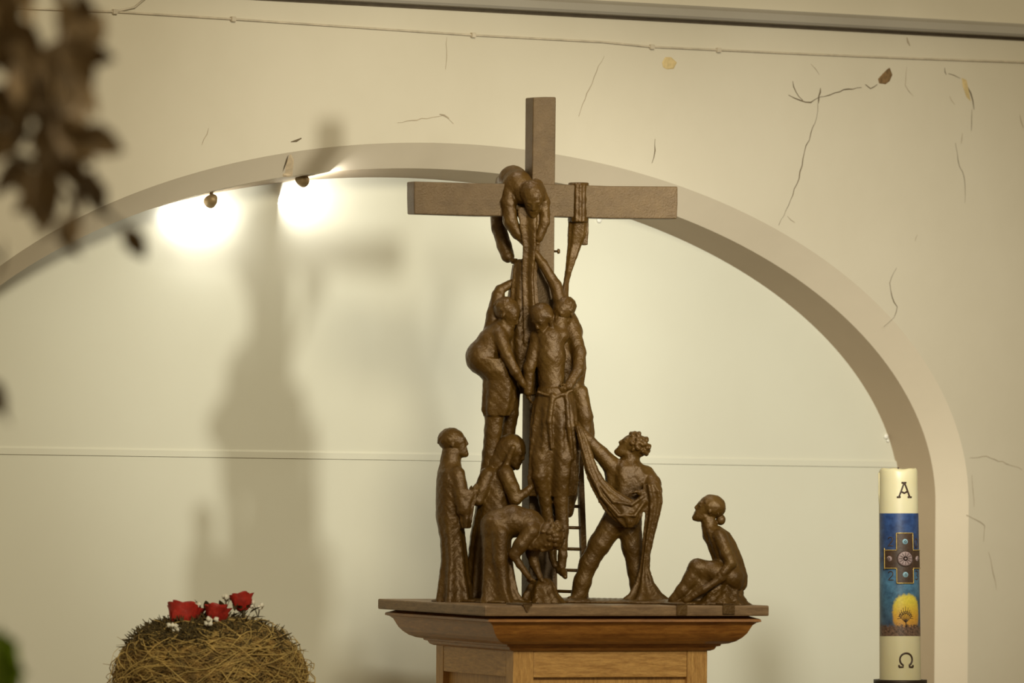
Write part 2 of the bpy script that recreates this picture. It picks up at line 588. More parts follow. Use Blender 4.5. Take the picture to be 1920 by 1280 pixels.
class Sculpt:
    def __init__(s, k=5.0, seed=0, rough=.55):
        s.pr = []; s.k = k; s.seed = seed; s.rough = rough

    def add(s, fn, lo, hi, k=None, sub=False):
        s.pr.append((fn, np.array(lo, float), np.array(hi, float), s.k if k is None else k, sub)); return s

    def cone(s, a, ra, b_, rb, k=None, sub=False, flat=1.0):
        """tapered capsule; flat < 1 thins it in depth"""
        a = np.array(a, float); b_ = np.array(b_, float)
        ba = b_ - a; L = max(ba @ ba, 1e-6)
        def fn(X, Y, D):
            h = np.clip(((X - a[0]) * ba[0] + (Y - a[1]) * ba[1] + (D - a[2]) * ba[2]) / L, 0, 1)
            return (np.sqrt((X - a[0] - h * ba[0]) ** 2 + (Y - a[1] - h * ba[1]) ** 2
                            + ((D - a[2] - h * ba[2]) / flat) ** 2) - (ra + (rb - ra) * h)) * min(1, flat ** .5)
        r = max(ra, rb)
        return s.add(fn, np.minimum(a, b_) - r, np.maximum(a, b_) + r, k, sub)

    def chain(s, pts, k=None, flat=1.0):
        for p_, q in zip(pts[:-1], pts[1:]):
            s.cone(p_[:3], p_[3], q[:3], q[3], k, flat=flat)
        return s

    def ell(s, c, r, ax=None, k=None, sub=False):
        """ellipsoid; ax = three unit axes as rows"""
        c = np.array(c, float); r = np.array(r, float)
        A = np.eye(3) if ax is None else np.array(ax, float)
        def fn(X, Y, D):
            x, y, d = X - c[0], Y - c[1], D - c[2]
            q = [(x * A[i, 0] + y * A[i, 1] + d * A[i, 2]) / r[i] for i in range(3)]
            k0 = np.sqrt(q[0] ** 2 + q[1] ** 2 + q[2] ** 2) + 1e-6
            k1 = np.sqrt((q[0] / r[0]) ** 2 + (q[1] / r[1]) ** 2 + (q[2] / r[2]) ** 2) + 1e-6
            return k0 * (k0 - 1) / k1
        R_ = r.max()
        return s.add(fn, c - R_, c + R_, k, sub)

    def loft(s, sec, k=None, folds=0, amp=0.0, ph=0.0, tw=0.0, fade=None, sub=False):
        """upright form through sections (y, x_left, x_right, depth, half_depth) with drapery folds"""
        S = np.array(sec, float)
        def fn(X, Y, D):
            y = np.clip(Y, S[0, 0], S[-1, 0])
            xl = np.interp(y, S[:, 0], S[:, 1]); xr = np.interp(y, S[:, 0], S[:, 2])
            dc = np.interp(y, S[:, 0], S[:, 3]); rd = np.interp(y, S[:, 0], S[:, 4])
            rx = (xr - xl) / 2; xc = (xr + xl) / 2
            ex = (X - xc) / rx; ed = (D - dc) / rd
            rad = np.sqrt(ex ** 2 + ed ** 2) + 1e-6
            if folds:
                an = np.arctan2(ed, ex)
                f = (y - S[0, 0]) / (S[-1, 0] - S[0, 0])
                a_ = amp if fade is None else amp * np.clip((f - fade) / (1 - fade), 0, 1)
                w = np.cos(folds * an + ph + tw * f + 1.3 * np.sin(2 * an + ph))
                rad = rad * (1 + a_ * (w - .6) * np.clip(np.abs(ed) * 1.6, 0, 1))
            dist = (rad - 1) * np.minimum(rx, rd)
            cap = np.maximum(S[0, 0] - Y, Y - S[-1, 0])
            return np.where(cap > 0, np.sqrt(np.maximum(dist, 0) ** 2 + cap ** 2), dist)
        lo = (S[:, 1].min(), S[0, 0], (S[:, 3] - S[:, 4]).min())
        hi = (S[:, 2].max(), S[-1, 0], (S[:, 3] + S[:, 4]).max())
        return s.add(fn, lo, hi, k, sub)

    def head(s, c, Hh, fwd, up=(0, -1, 0), hair='short', kk=None):
        Hh = Hh * 1.12
        c = np.array(c, float); f = np.array(fwd, float); f /= np.linalg.norm(f)
        u = np.array(up, float); u -= f * (u @ f); u /= np.linalg.norm(u)
        r = np.cross(f, u)
        at = lambda R_, U_, F_: c + (r * R_ + u * U_ + f * F_) * Hh
        ax = (r, u, f)
        k = 2.2 if kk is None else kk
        s.ell(at(0, .15, -.06), np.array((.345, .36, .41)) * Hh, ax, k)
        s.cone(at(0, .04, .12), .265 * Hh, at(0, -.27, .20), .175 * Hh, k)
        s.cone(at(-.13, -.2, .02), .11 * Hh, at(0, -.36, .29), .09 * Hh, k)
        s.cone(at(.13, -.2, .02), .11 * Hh, at(0, -.36, .29), .09 * Hh, k)
        s.cone(at(-.15, .15, .30), .05 * Hh, at(.15, .15, .30), .05 * Hh, 2)
        for g in (-1, 1):
            s.ell(at(g * .15, .045, .395), np.array((.085, .05, .05)) * Hh, ax, 1.6, True)
            s.ell(at(g * .14, .06, .30), np.array((.06, .05, .055)) * Hh, ax, .6)
            s.ell(at(g * .335, .0, -.02), np.array((.035, .085, .055)) * Hh, ax, 1.0)
        s.cone(at(0, .15, .325), .04 * Hh, at(0, -.05, .385), .055 * Hh, 1.6)
        s.cone(at(-.045, -.075, .36), .034 * Hh, at(.045, -.075, .36), .034 * Hh, 1.0)
        s.cone(at(-.085, -.19, .34), .034 * Hh, at(.085, -.19, .34), .034 * Hh, 1.0)
        s.cone(at(-.075, -.245, .335), .034 * Hh, at(.075, -.245, .335), .034 * Hh, 1.0)
        s.cone(at(-.09, -.217, .395), .013 * Hh, at(.09, -.217, .395), .013 * Hh, .5, True)
        if hair == 'short':
            s.ell(at(0, .19, -.10), np.array((.365, .345, .385)) * Hh, ax, 1.2)
            rr = random.Random(s.seed + 3)
            for i in range(70):
                a_ = rr.uniform(0, 6.283); h = rr.uniform(-.05, 1)
                w = math.sqrt(max(0, 1 - h * h))
                v = np.array((w * math.cos(a_) * .35, h * .345 + .17, w * math.sin(a_) * .38 - .10))
                if v[2] > .10 and v[1] < .33: continue
                s.cone(at(*v), .036 * Hh, at(v[0], v[1] - .06, v[2] - .02), .026 * Hh, 1.2)
        elif hair == 'curly':
            rr = random.Random(s.seed + 5)
            for i in range(70):
                a_ = rr.uniform(0, 6.283); h = rr.uniform(-.25, 1)
                w = math.sqrt(max(0, 1 - h * h))
                v = np.array((w * math.cos(a_) * .35, h * .36 + .17, w * math.sin(a_) * .40 - .08))
                if v[2] > .18 and v[1] < .30: continue
                s.ell(at(*v), np.array((.075, .075, .075)) * Hh, None, 1.0)
        elif hair == 'bun':
            s.ell(at(0, .19, -.10), np.array((.385, .365, .42)) * Hh, ax, 1.0)
            s.ell(at(0, -.12, -.50), np.array((.16, .17, .15)) * Hh, ax, 1.5)
            for i in range(5):
                t_ = -.25 + i * .13
                s.cone(at(-.33, .0 + i * .05, t_ - .05), .025 * Hh, at(-.24, .40 - .03 * abs(i - 2), t_ - .05), .025 * Hh, 1.0)
        elif hair == 'veil':
            s.ell(at(0, .16, -.12), np.array((.43, .42, .44)) * Hh, ax, 2)
            s.cone(at(0, .0, -.25), .40 * Hh, at(0, -.55, -.35), .36 * Hh, 4)
            for g in (-1, 1):
                s.cone(at(g * .36, .2, .08), .08 * Hh, at(g * .34, -.45, .05), .10 * Hh, 2)
        elif hair == 'long':
            s.ell(at(0, .19, -.10), np.array((.385, .37, .41)) * Hh, ax, 1.2)
            for g in (-1, 1):
                s.cone(at(g * .33, .1, -.05), .10 * Hh, at(g * .28, -.5, .05), .08 * Hh, 2)
            s.cone(at(0, 0, -.38), .22 * Hh, at(0, -.55, -.25), .17 * Hh, 2)
            s.ell(at(0, -.36, .22), np.array((.18, .18, .15)) * Hh, ax, 1.5)
        return s

    def hand(s, w, tip, nrm, L=26, curl=.35, spread=.16):
        """wrist, point the fingers aim at, palm normal"""
        w = np.array(w, float); f = np.array(tip, float) - w; f /= np.linalg.norm(f)
        n_ = np.array(nrm, float); n_ -= f * (n_ @ f); n_ /= np.linalg.norm(n_)
        r = np.cross(f, n_)
        s.cone(w, .15 * L, w + f * .38 * L, .19 * L, 2)
        for i, (o_, l_) in enumerate(((-.17, .40), (-.06, .47), (.06, .44), (.16, .35))):
            b0 = w + f * .40 * L + r * o_ * L
            d1 = f + r * o_ * spread * 3 + n_ * curl * .5; d1 /= np.linalg.norm(d1)
            b1 = b0 + d1 * l_ * .5 * L
            d2 = f + r * o_ * spread * 3 + n_ * curl * 1.6; d2 /= np.linalg.norm(d2)
            b2 = b1 + d2 * l_ * .5 * L
            s.cone(b0, .085 * L, b1, .078 * L, .8); s.cone(b1, .078 * L, b2, .062 * L, .8)
        t0 = w + f * .15 * L - r * .15 * L
        t1 = t0 + (f * .55 - r * .75 + n_ * .3) * .24 * L
        t2 = t1 + (f * .9 - r * .15 + n_ * .4) * .22 * L
        s.cone(t0, .10 * L, t1, .085 * L, 1); s.cone(t1, .085 * L, t2, .065 * L, 1)
        return s

    def build(s, name, mat, parent, label=None, h=1.35, floor=None):
        lo = np.min([p_[1] for p_ in s.pr if not p_[4]], axis=0) - 6
        hi = np.max([p_[2] for p_ in s.pr if not p_[4]], axis=0) + 6
        n = np.ceil((hi - lo) / h).astype(int) + 1
        ax = [lo[i] + h * np.arange(n[i]) for i in range(3)]
        G = np.full(n, 60.0, np.float32)
        for fn, a, b_, k, sub in s.pr:
            m_ = k + 7
            i0 = np.maximum(((a - m_ - lo) / h).astype(int), 0)
            i1 = np.minimum(((b_ + m_ - lo) / h).astype(int) + 2, n)
            sl = tuple(slice(i0[j], i1[j]) for j in range(3))
            X, Y, D = np.meshgrid(*[ax[j][sl[j]].astype(np.float32) for j in range(3)], indexing='ij', sparse=True)
            v = fn(X, Y, D).astype(np.float32)
            g = G[sl]
            G[sl] = -smin(-g, v, k) if sub else smin(g, v, k)
        if s.rough:
            X, Y, D = np.meshgrid(*ax, indexing='ij', sparse=True)
            q = s.seed * 1.7
            G += (s.rough * (np.sin(X * .31 + q) * np.sin(Y * .27 + 1.3 + q) * np.sin(D * .33 + 2 + q)
                  + .6 * np.sin(X * .73 + Y * .21 + q) * np.sin(Y * .66 - D * .3) * np.sin(D * .8 + X * .2))).astype(np.float32)
        if floor is not None:
            G = np.maximum(G, (ax[1][None, :, None] - floor).astype(np.float32))
        V, Fq = surface_nets(G)
        V = V * h + lo[None]
        # one smoothing pass
        nv = len(V); acc = np.zeros_like(V); cnt = np.zeros(nv)
        for i in range(4):
            a, b_ = Fq[:, i], Fq[:, (i + 1) % 4]
            np.add.at(acc, a, V[b_]); np.add.at(acc, b_, V[a]); np.add.at(cnt, a, 1); np.add.at(cnt, b_, 1)
        V = V * .55 + .45 * acc / np.maximum(cnt, 1)[:, None]
        Wd = to_world(V)
        Wd[:, 2] = np.maximum(Wd[:, 2], TZ + .0004)      # nothing of the casting reaches into the board
        me = bpy.data.meshes.new(name)
        me.vertices.add(nv); me.vertices.foreach_set('co', Wd.astype(np.float32).ravel())
        me.loops.add(len(Fq) * 4); me.loops.foreach_set('vertex_index', Fq.astype(np.int32).ravel())
        me.polygons.add(len(Fq))
        me.polygons.foreach_set('loop_start', np.arange(0, len(Fq) * 4, 4, dtype=np.int32))
        me.update(calc_edges=True)
        me.polygons.foreach_set('use_smooth', [True] * len(Fq))
        o = link(name, me, mat)
        if parent: adopt(o, parent)
        if label: o['label'] = label
        return o


def surface_nets(G):
    ins = G < 0
    n = np.array(G.shape)
    cs = [ins[dx:n[0] - 1 + dx, dy:n[1] - 1 + dy, dz:n[2] - 1 + dz] for dx in (0, 1) for dy in (0, 1) for dz in (0, 1)]
    al = np.logical_and.reduce(cs); an = np.logical_or.reduce(cs)
    act = an & ~al
    idx = np.full(act.shape, -1, np.int64)
    cells = np.argwhere(act)
    idx[act] = np.arange(len(cells))
    acc = np.zeros((len(cells), 3)); cnt = np.zeros(len(cells))
    for axis in range(3):
        o1, o2 = [a for a in range(3) if a != axis]
        for p_ in (0, 1):
            for q in (0, 1):
                off = np.zeros(3, int); off[o1] = p_; off[o2] = q
                a = cells + off; b_ = a.copy(); b_[:, axis] += 1
                va = G[a[:, 0], a[:, 1], a[:, 2]]; vb = G[b_[:, 0], b_[:, 1], b_[:, 2]]
                m_ = (va < 0) != (vb < 0)
                t = va / np.where(m_, va - vb, 1)
                pt = off[None].astype(float).repeat(len(cells), 0); pt[:, axis] += t
                acc[m_] += pt[m_]; cnt[m_] += 1
    V = cells + acc / np.maximum(cnt, 1)[:, None]
    quads = []
    for axis in range(3):
        sl0 = [slice(None)] * 3; sl1 = [slice(None)] * 3
        sl0[axis] = slice(0, -1); sl1[axis] = slice(1, None)
        a = ins[tuple(sl0)]; b_ = ins[tuple(sl1)]
        e = np.argwhere(a != b_)
        o1, o2 = [(1, 2), (2, 0), (0, 1)][axis]
        ok = (e[:, o1] > 0) & (e[:, o2] > 0) & (e[:, o1] < n[o1] - 1) & (e[:, o2] < n[o2] - 1)
        e = e[ok]
        sgn = a[e[:, 0], e[:, 1], e[:, 2]]
        c = []
        for p_, q in ((1, 1), (0, 1), (0, 0), (1, 0)):
            d = e.copy(); d[:, o1] -= p_; d[:, o2] -= q
            c.append(idx[d[:, 0], d[:, 1], d[:, 2]])
        Q = np.stack(c, 1)
        # pixel space is mirrored against world space (y runs down, depth away), so the winding is flipped twice
        Q[~sgn] = Q[~sgn][:, ::-1]
        quads.append(Q)
    return V, np.concatenate(quads)

# ------------------------------------------------------------------ the bronze group
sc = empty('bronze_sculpture', W3(1010, 1127, 0),
           'dark bronze sculpture of figures taking a body down from a cross', 'sculpture')
BZ = M['bronze']
GY = 1129       # where figures meet the board, in photograph rows


# cross
XC = W3(1010, 700, 0); XC.z = 0


def xbox(name, u0, u1, v0, v1, z0, z1, mat, bevel, parent):
    me = box_mesh(name, XC + PU * u0 + PV * v0 + Z(z0), PU * (u1 - u0), PV * (v1 - v0), Z(z1 - z0), bevel, 3)
    bm = bmesh.new(); bm.from_mesh(me)
    bmesh.ops.triangulate(bm, faces=bm.faces)
    for _ in range(2):
        bmesh.ops.subdivide_edges(bm, edges=[e for e in bm.edges if e.calc_length() > .03], cuts=1)
    bmesh.ops.triangulate(bm, faces=bm.faces)
    for v in bm.verts:
        q = v.co
        v.co += Vector((math.sin(q.z * 47 + q.x * 31), math.sin(q.z * 39 + q.x * 53), math.sin(q.x * 61 + q.y * 43))) * .0009
    o = link(name, bm_mesh(name, bm), mat)
    return adopt(o, parent)


ztop = W3(1010, 183, 0).z
zar1, zar0 = W3(1010, 346, 0).z, W3(1010, 407, 0).z
beam = xbox('cross', -.0245, .0235, -.022, .022, TZ + .004, ztop, M['cross'], .003, sc)
beam['label'] = 'plain wooden-textured upright of the cross'
uL = (W3(770, 375, 0) - XC).x / PU.x; uR = (W3(1267, 380, 0) - XC).x / PU.x
arm = xbox('crossbeam', uL + .001, uR - .003, -.0225, .0205, zar0, zar1, M['cross'], .003, sc)
nail = MB(); nail.tube([W3(1036, 471, 8), W3(1047, 471, 4)], [.0022, .0022], 8); nail.tube([W3(1046, 471, 4), W3(1049, 471, 3)], [.0052, .0045], 10)
adopt(nail.build('nail', BZ), sc)


# ladders
def ladder(name, A0, A1, B0, B1, ts, w, lab):
    """two rails between photograph points and rungs at fractions ts"""
    o = None
    for a, b_ in ((A0, A1), (B0, B1)):
        a3, b3 = W3(*a), W3(*b_)
        b3.z = max(b3.z, TZ + .003)
        ax = (b3 - a3); L = ax.length; ax.normalize()
        x = ax.cross(PV).normalized(); y = ax.cross(x)
        me = box_mesh('rail', a3 - x * w * .5 - y * w * .5, x * w, y * w, ax * L, .0012)
        if o is None:
            o = link(name, me, BZ); adopt(o, sc); o['label'] = lab
        else:
            link('rail', me, BZ, o)
    for t in ts:
        a = Vector(A0).lerp(Vector(A1), t); b_ = Vector(B0).lerp(Vector(B1), t)
        r_ = MB(); r_.tube([W3(*a), W3(*b_)], .0032, 8); r_.build('rung', BZ, o)
    return o


ladder('ladder', (968, 497, -20), (873, 1128, -30), (1004, 500, 32), (902, 1128, 30),
       [.1 + i * .0645 for i in range(14)], .0125, 'ladder leaning against the cross on the left')
ladder('ladder', (1079, 650, 36), (1097, 1124, 36), (1035, 650, 50), (1038, 1122, 50),
       [.04 + i * .0845 for i in range(12)], .0115, 'ladder behind the cross on the right')

# thin cast ground
g = Sculpt(4, 3, .8)
for x, d, rx, rd in ((860, -45, 52, 46), (905, -50, 55, 60), (945, -120, 55, 70), (1000, -70, 75, 85), (1075, -45, 80, 70),
                     (1150, -70, 90, 60), (1220, -95, 70, 55), (1290, -125, 55, 50), (1345, -135, 62, 52)):
    yy = 850 + 285 * 14.0 / (14 + Y0 + d * MM) + ROLL * (x - 960)
    g.ell((x, yy - 1, d), (rx, 8, rd))
g.build('cast_ground', BZ, sc, h=2.2)

# --- man bent over the crossbeam
f = Sculpt(5, 1)
f.chain([(958, 372, 48, 22), (955, 346, 30, 25), (962, 338, 0, 27), (972, 346, -32, 26), (982, 362, -42, 22)])
f.chain([(946, 344, 34, 17), (932, 380, 34, 15), (935, 425, 32, 14), (946, 462, 24, 13.5), (952, 480, 16, 12.5)], 4)
f.hand((955, 484, 10), (972, 495, -6), (.6, -.3, .5), 24, .7)
f.chain([(958, 348, -36, 17), (953, 380, -44, 15), (957, 415, -46, 13.5), (970, 438, -42, 11.5)], 4)
f.chain([(970, 438, -42, 9), (986, 456, -40, 7.5)], 2)
f.hand((986, 456, -40), (1010, 480, -38), (.3, -.3, -1), 24, .5)
f.chain([(1005, 350, -36, 15), (1019, 378, -42, 12), (1021, 415, -45, 10.5), (1010, 445, -46, 9)], 3)
f.hand((1010, 447, -46), (1003, 475, -46), (0, 0, 1), 24, .6)
f.chain([(985, 352, -40, 16), (996, 365, -48, 14)], 3)
f.head((999, 374, -56), 58, (.05, .62, -.78), (0, -.8, -.6), 'short')
f.build('figure', BZ, sc, 'man bent over the crossbeam with his head hanging down')
c = Sculpt(3, 21, .4)
c.loft([(388, 972, 1016, -42, 10), (420, 976, 1012, -44, 12), (460, 982, 1010, -42, 10), (520, 980, 1004, -36, 9),
        (580, 982, 1008, -36, 9), (640, 984, 1018, -36, 10), (690, 986, 1012, -32, 8), (740, 988, 1004, -26, 4)], folds=7, amp=.2)
c.loft([(486, 972, 986, -24, 5), (494, 965, 992, -26, 9), (540, 960, 992, -28, 9), (600, 956, 992, -30, 10), (660, 957, 992, -32, 10), (705, 964, 992, -30, 8), (738, 976, 990, -28, 5)], folds=6, amp=.15)
c.build('hanging_cloth', BZ, sc)

# --- cloth over the right arm of the cross
c = Sculpt(2.5, 22, .35)
dd = (1084 - 1010) * .364
c.loft([(343, 1066, 1104, dd, 27), (346, 1065, 1104, dd, 30), (412, 1065, 1103, dd, 30), (416, 1066, 1102, dd - 4, 26)], folds=16, amp=.025)
c.loft([(405, 1066, 1102, dd - 6, 12), (440, 1064, 1099, dd - 4, 9), (458, 1064, 1091, dd - 2, 8), (480, 1062, 1083, dd - 6, 7),
        (510, 1059, 1072, dd - 20, 6), (530, 1056, 1067, dd - 35, 5), (550, 1050, 1066, dd - 48, 8), (572, 1048, 1066, dd - 62, 9)], folds=9, amp=.07)
c.loft([(408, 1084, 1103, dd + 14, 8), (440, 1090, 1103, dd + 14, 6), (459, 1087, 1101, dd + 14, 5)], folds=5, amp=.12)
c.build('sling_cloth', BZ, sc, 'cloth sling hung over the right arm of the cross', h=1.5)

# --- man on the left ladder
f = Sculpt(6, 2)
f.chain([(940, 622, -48, 24), (922, 642, -48, 27), (905, 671, -48, 31)])
f.ell((900, 668, -48), (26, 30, 34))
f.loft([(672, 880, 962, -46, 34), (695, 890, 966, -46, 34), (712, 905, 970, -44, 30), (745, 904, 968, -42, 27), (768, 903, 962, -40, 25), (779, 907, 955, -40, 22)],
       folds=8, amp=.09, fade=.2)
f.chain([(928, 765, -42, 19), (924, 810, -40, 16), (919, 850, -38, 14.5), (912, 905, -36, 14), (908, 940, -36, 11)], 4)
f.chain([(904, 944, -40, 9), (925, 952, -46, 7)], 3)
f.chain([(960, 722, -16, 17), (958, 775, -12, 14), (950, 830, -8, 13), (940, 890, -6, 12), (932, 930, -6, 10)], 4)
f.chain([(932, 934, -8, 8), (950, 942, -16, 6)], 3)
f.chain([(936, 628, -66, 15), (950, 665, -78, 11), (966, 696, -80, 9), (981, 720, -72, 6.5)], 4)
f.hand((981, 720, -72), (994, 740, -62), (.6, -.2, .6), 24, .4)
f.chain([(922, 622, -38, 16), (926, 590, -36, 14), (934, 553, -32, 12), (938, 543, -30, 9.5), (962, 529, -22, 7.5)], 3)
f.hand((962, 529, -22), (985, 520, -28), (.3, 0, .8), 22, .6)
f.chain([(938, 622, -50, 15), (947, 605, -52, 14)], 4)
f.head((950, 592, -54), 56, (.82, .45, -.25), (.35, -.9, -.1), 'short')
f.build('figure', BZ, sc, 'man bending on the left ladder with one arm raised')

# --- body being lowered
f = Sculpt(6, 4)
f.chain([(1030, 632, -60, 27), (1032, 668, -60, 28), (1034, 710, -60, 24), (1040, 752, -60, 28)])
f.cone((1008, 632, -58), 15, (1052, 628, -58), 16)
f.chain([(1048, 612, -54, 16), (1052, 575, -46, 13), (1042, 535, -44, 11), (1018, 495, -44, 8.5), (1000, 470, -44, 7)], 4)
f.hand((1000, 470, -44), (984, 446, -44), (0, .2, -1), 24, .5)
f.chain([(1008, 640, -62, 14), (992, 690, -68, 11), (990, 735, -66, 8)], 4)
f.hand((990, 735, -66), (992, 762, -62), (1, 0, .4), 24, .4)
f.loft([(728, 1008, 1070, -60, 28), (760, 998, 1080, -60, 31), (800, 994, 1084, -60, 30), (850, 994, 1084, -58, 26), (900, 996, 1078, -54, 22), (930, 1000, 1070, -50, 16)], folds=12, amp=.22, fade=.05, tw=1.2)
f.chain([(1010, 735, -86, 3), (1040, 745, -90, 3.5), (1072, 732, -84, 3)], 2)
f.chain([(1036, 742, -90, 5), (1030, 790, -92, 5), (1034, 840, -88, 3)], 3)
f.chain([(1062, 740, -86, 4), (1066, 800, -88, 5), (1074, 860, -80, 3)], 3)
f.chain([(1056, 800, -64, 21), (1058, 860, -70, 17), (1055, 890, -70, 15), (1052, 940, -62, 13.5), (1055, 990, -60, 11.5), (1055, 1040, -60, 8.5), (1053, 1060, -60, 8.5)], 4)
f.chain([(1050, 1068, -58, 8.5), (1056, 1073, -66, 7.5), (1060, 1081, -80, 4.5)], 3)
f.chain([(1020, 800, -64, 20), (1012, 860, -72, 16), (1012, 892, -74, 14), (1022, 940, -58, 12), (1030, 990, -50, 10), (1036, 1036, -48, 8)], 4)
f.chain([(1036, 1044, -48, 8), (1040, 1060, -60, 5)], 3)
f.chain([(1026, 622, -60, 13), (1022, 605, -66, 12)], 4)
f.head((1016, 600, -72), 50, (-.45, .55, -.7), (-.25, -.85, -.3), 'long')
f.build('figure', BZ, sc, 'limp bare-legged body being lowered in front of the cross')

# --- man on the right ladder
f = Sculpt(6, 5)
f.loft([(590, 1040, 1077, -14, 26), (620, 1036, 1087, -14, 32), (645, 1036, 1090, -14, 33), (668, 1036, 1098, -14, 34), (690, 1036, 1099, -14, 34),
        (718, 1040, 1095, -14, 32), (735, 1042, 1096, -14, 32), (752, 1046, 1103, -14, 32), (780, 1048, 1111, -14, 32), (812, 1050, 1115, -14, 30),
        (830, 1050, 1112, -14, 29), (846, 1048, 1092, -14, 26)], folds=8, amp=.07)
f.chain([(1066, 835, -10, 22), (1068, 880, -6, 18), (1066, 925, 0, 16), (1064, 958, 4, 12)], 5)
f.chain([(1050, 835, 0, 18), (1048, 900, 6, 15), (1046, 960, 10, 10)], 5)
f.chain([(1064, 962, 2, 8), (1054, 968, -12, 6)], 3)
f.chain([(1072, 618, -30, 17), (1086, 660, -46, 13), (1084, 694, -62, 11), (1066, 724, -84, 8)], 4)
f.hand((1066, 724, -84), (1046, 736, -92), (-.2, -.2, 1), 24, .5)
f.chain([(1088, 735, -34, 15), (1096, 780, -36, 15), (1098, 820, -34, 12)], 6)
f.chain([(1060, 618, -22, 18), (1058, 594, -40, 16)], 4)
f.head((1056, 587, -46), 52, (-.6, .35, -.72), (.1, -.95, -.2), 'short')
f.chain([(1066, 596, -30, 15), (1078, 622, -22, 15)], 6)
f.build('figure', BZ, sc, 'man on the right ladder holding the body from behind')

# --- upright mourner far left
f = Sculpt(5, 6)
f.loft([(862, 832, 858, -50, 14), (872, 826, 864, -50, 24), (885, 820, 868, -50, 34), (900, 818, 872, -50, 38), (930, 817, 875, -50, 38),
        (970, 817, 872, -50, 36), (990, 821, 871, -50, 34), (1010, 825, 873, -50, 33), (1050, 827, 878, -50, 34), (1075, 824, 880, -50, 36),
        (1100, 821, 886, -50, 40), (1131, 817, 892, -50, 44)], folds=9, amp=.10, fade=.25, tw=.6)
f.chain([(846, 850, -50, 18), (844, 876, -50, 21)], 5)
f.head((852, 833, -50), 54, (.96, -.16, -.1), (-.18, -.98, 0), 'short')
f.chain([(858, 888, -76, 14), (864, 925, -84, 13.5), (868, 955, -86, 13)], 5)
f.loft([(918, 862, 896, -84, 9), (950, 862, 888, -84, 10), (978, 864, 884, -84, 9), (990, 866, 882, -84, 7)], folds=6, amp=.14)
f.chain([(870, 948, -88, 10), (884, 925, -86, 7)], 3)
f.hand((884, 925, -86), (900, 906, -82), (0, 0, 1), 24, .3)
f.hand((884, 925, -76), (899, 906, -76), (0, 0, -1), 24, .3)
f.chain([(858, 888, -26, 14), (866, 925, -22, 13), (878, 935, -50, 9), (884, 925, -72, 7)], 5)
f.build('figure', BZ, sc, 'straight robed mourner in profile at the left end', floor=1132)

# --- veiled mourner
f = Sculpt(5, 7)
f.loft([(868, 926, 958, -30, 20), (880, 909, 960, -30, 30), (900, 902, 965, -30, 36), (930, 894, 968, -30, 38), (960, 890, 966, -30, 38),
        (1000, 882, 960, -30, 38), (1050, 877, 956, -30, 40), (1100, 873, 957, -30, 44), (1131, 869, 962, -30, 46)], folds=11, amp=.10, fade=.2, tw=.8)
f.chain([(940, 882, -32, 18), (952, 862, -38, 15)], 5)
f.head((962, 849, -42), 53, (.86, .36, -.36), (.38, -.9, -.1), 'veil')
f.chain([(950, 845, -40, 22), (932, 868, -34, 22), (918, 884, -32, 18)], 6)
f.chain([(948, 888, -62, 16), (960, 915, -72, 13.5), (966, 936, -74, 12)], 5)
f.chain([(966, 936, -74, 11), (984, 924, -72, 8), (996, 912, -66, 6.5)], 3)
f.hand((996, 912, -66), (1012, 890, -60), (-.2, 0, 1), 24, .35)
f.chain([(914, 890, -56, 15), (902, 918, -62, 13), (896, 938, -66, 11)], 5)
f.build('figure', BZ, sc, 'veiled mourner leaning towards the cross', floor=1131)

# --- figure bending down
f = Sculpt(6, 8)
f.chain([(932, 986, -142, 31), (962, 976, -142, 29), (992, 983, -144, 27), (1008, 996, -146, 23)])
f.loft([(975, 904, 960, -138, 34), (1000, 903, 960, -138, 34), (1030, 904, 958, -138, 33), (1060, 905, 962, -138, 33), (1090, 905, 966, -138, 36),
        (1112, 905, 970, -138, 40), (1132, 904, 982, -138, 44)], folds=7, amp=.15, fade=.0, ph=.8)
f.chain([(938, 1000, -166, 16), (938, 1050, -168, 13), (944, 1095, -170, 10), (950, 1122, -172, 9)], 5)
f.chain([(950, 1124, -172, 8), (962, 1129, -180, 5)], 3)
f.chain([(996, 996, -166, 17), (976, 1022, -172, 13.5), (964, 1040, -174, 11)], 5)
f.chain([(964, 1040, -174, 9), (974, 1058, -176, 7), (990, 1080, -176, 5.5)], 3)
f.hand((990, 1080, -176), (1006, 1100, -172), (.3, -.3, .8), 22, .4)
f.chain([(1012, 1004, -134, 16), (998, 1036, -132, 12), (1002, 1058, -134, 9), (1012, 1082, -138, 6)], 4)
f.hand((1012, 1082, -138), (1026, 1102, -142), (-.3, -.3, .8), 22, .4)
f.chain([(1008, 996, -150, 16), (1018, 1000, -154, 16)], 4)
f.head((1020, 1008, -160), 62, (-.02, .88, -.47), (.98, .05, -.1), 'curly')
f.build('figure', BZ, sc, 'figure bent double reaching to the ground in front', floor=1133)
c = Sculpt(4, 23, 1.0)
c.loft([(1084, 1004, 1030, -120, 14), (1096, 990, 1040, -118, 26), (1112, 982, 1046, -115, 36), (1131, 972, 1062, -112, 46)], folds=9, amp=.09)
c.build('gathered_cloth', BZ, sc, floor=1133)

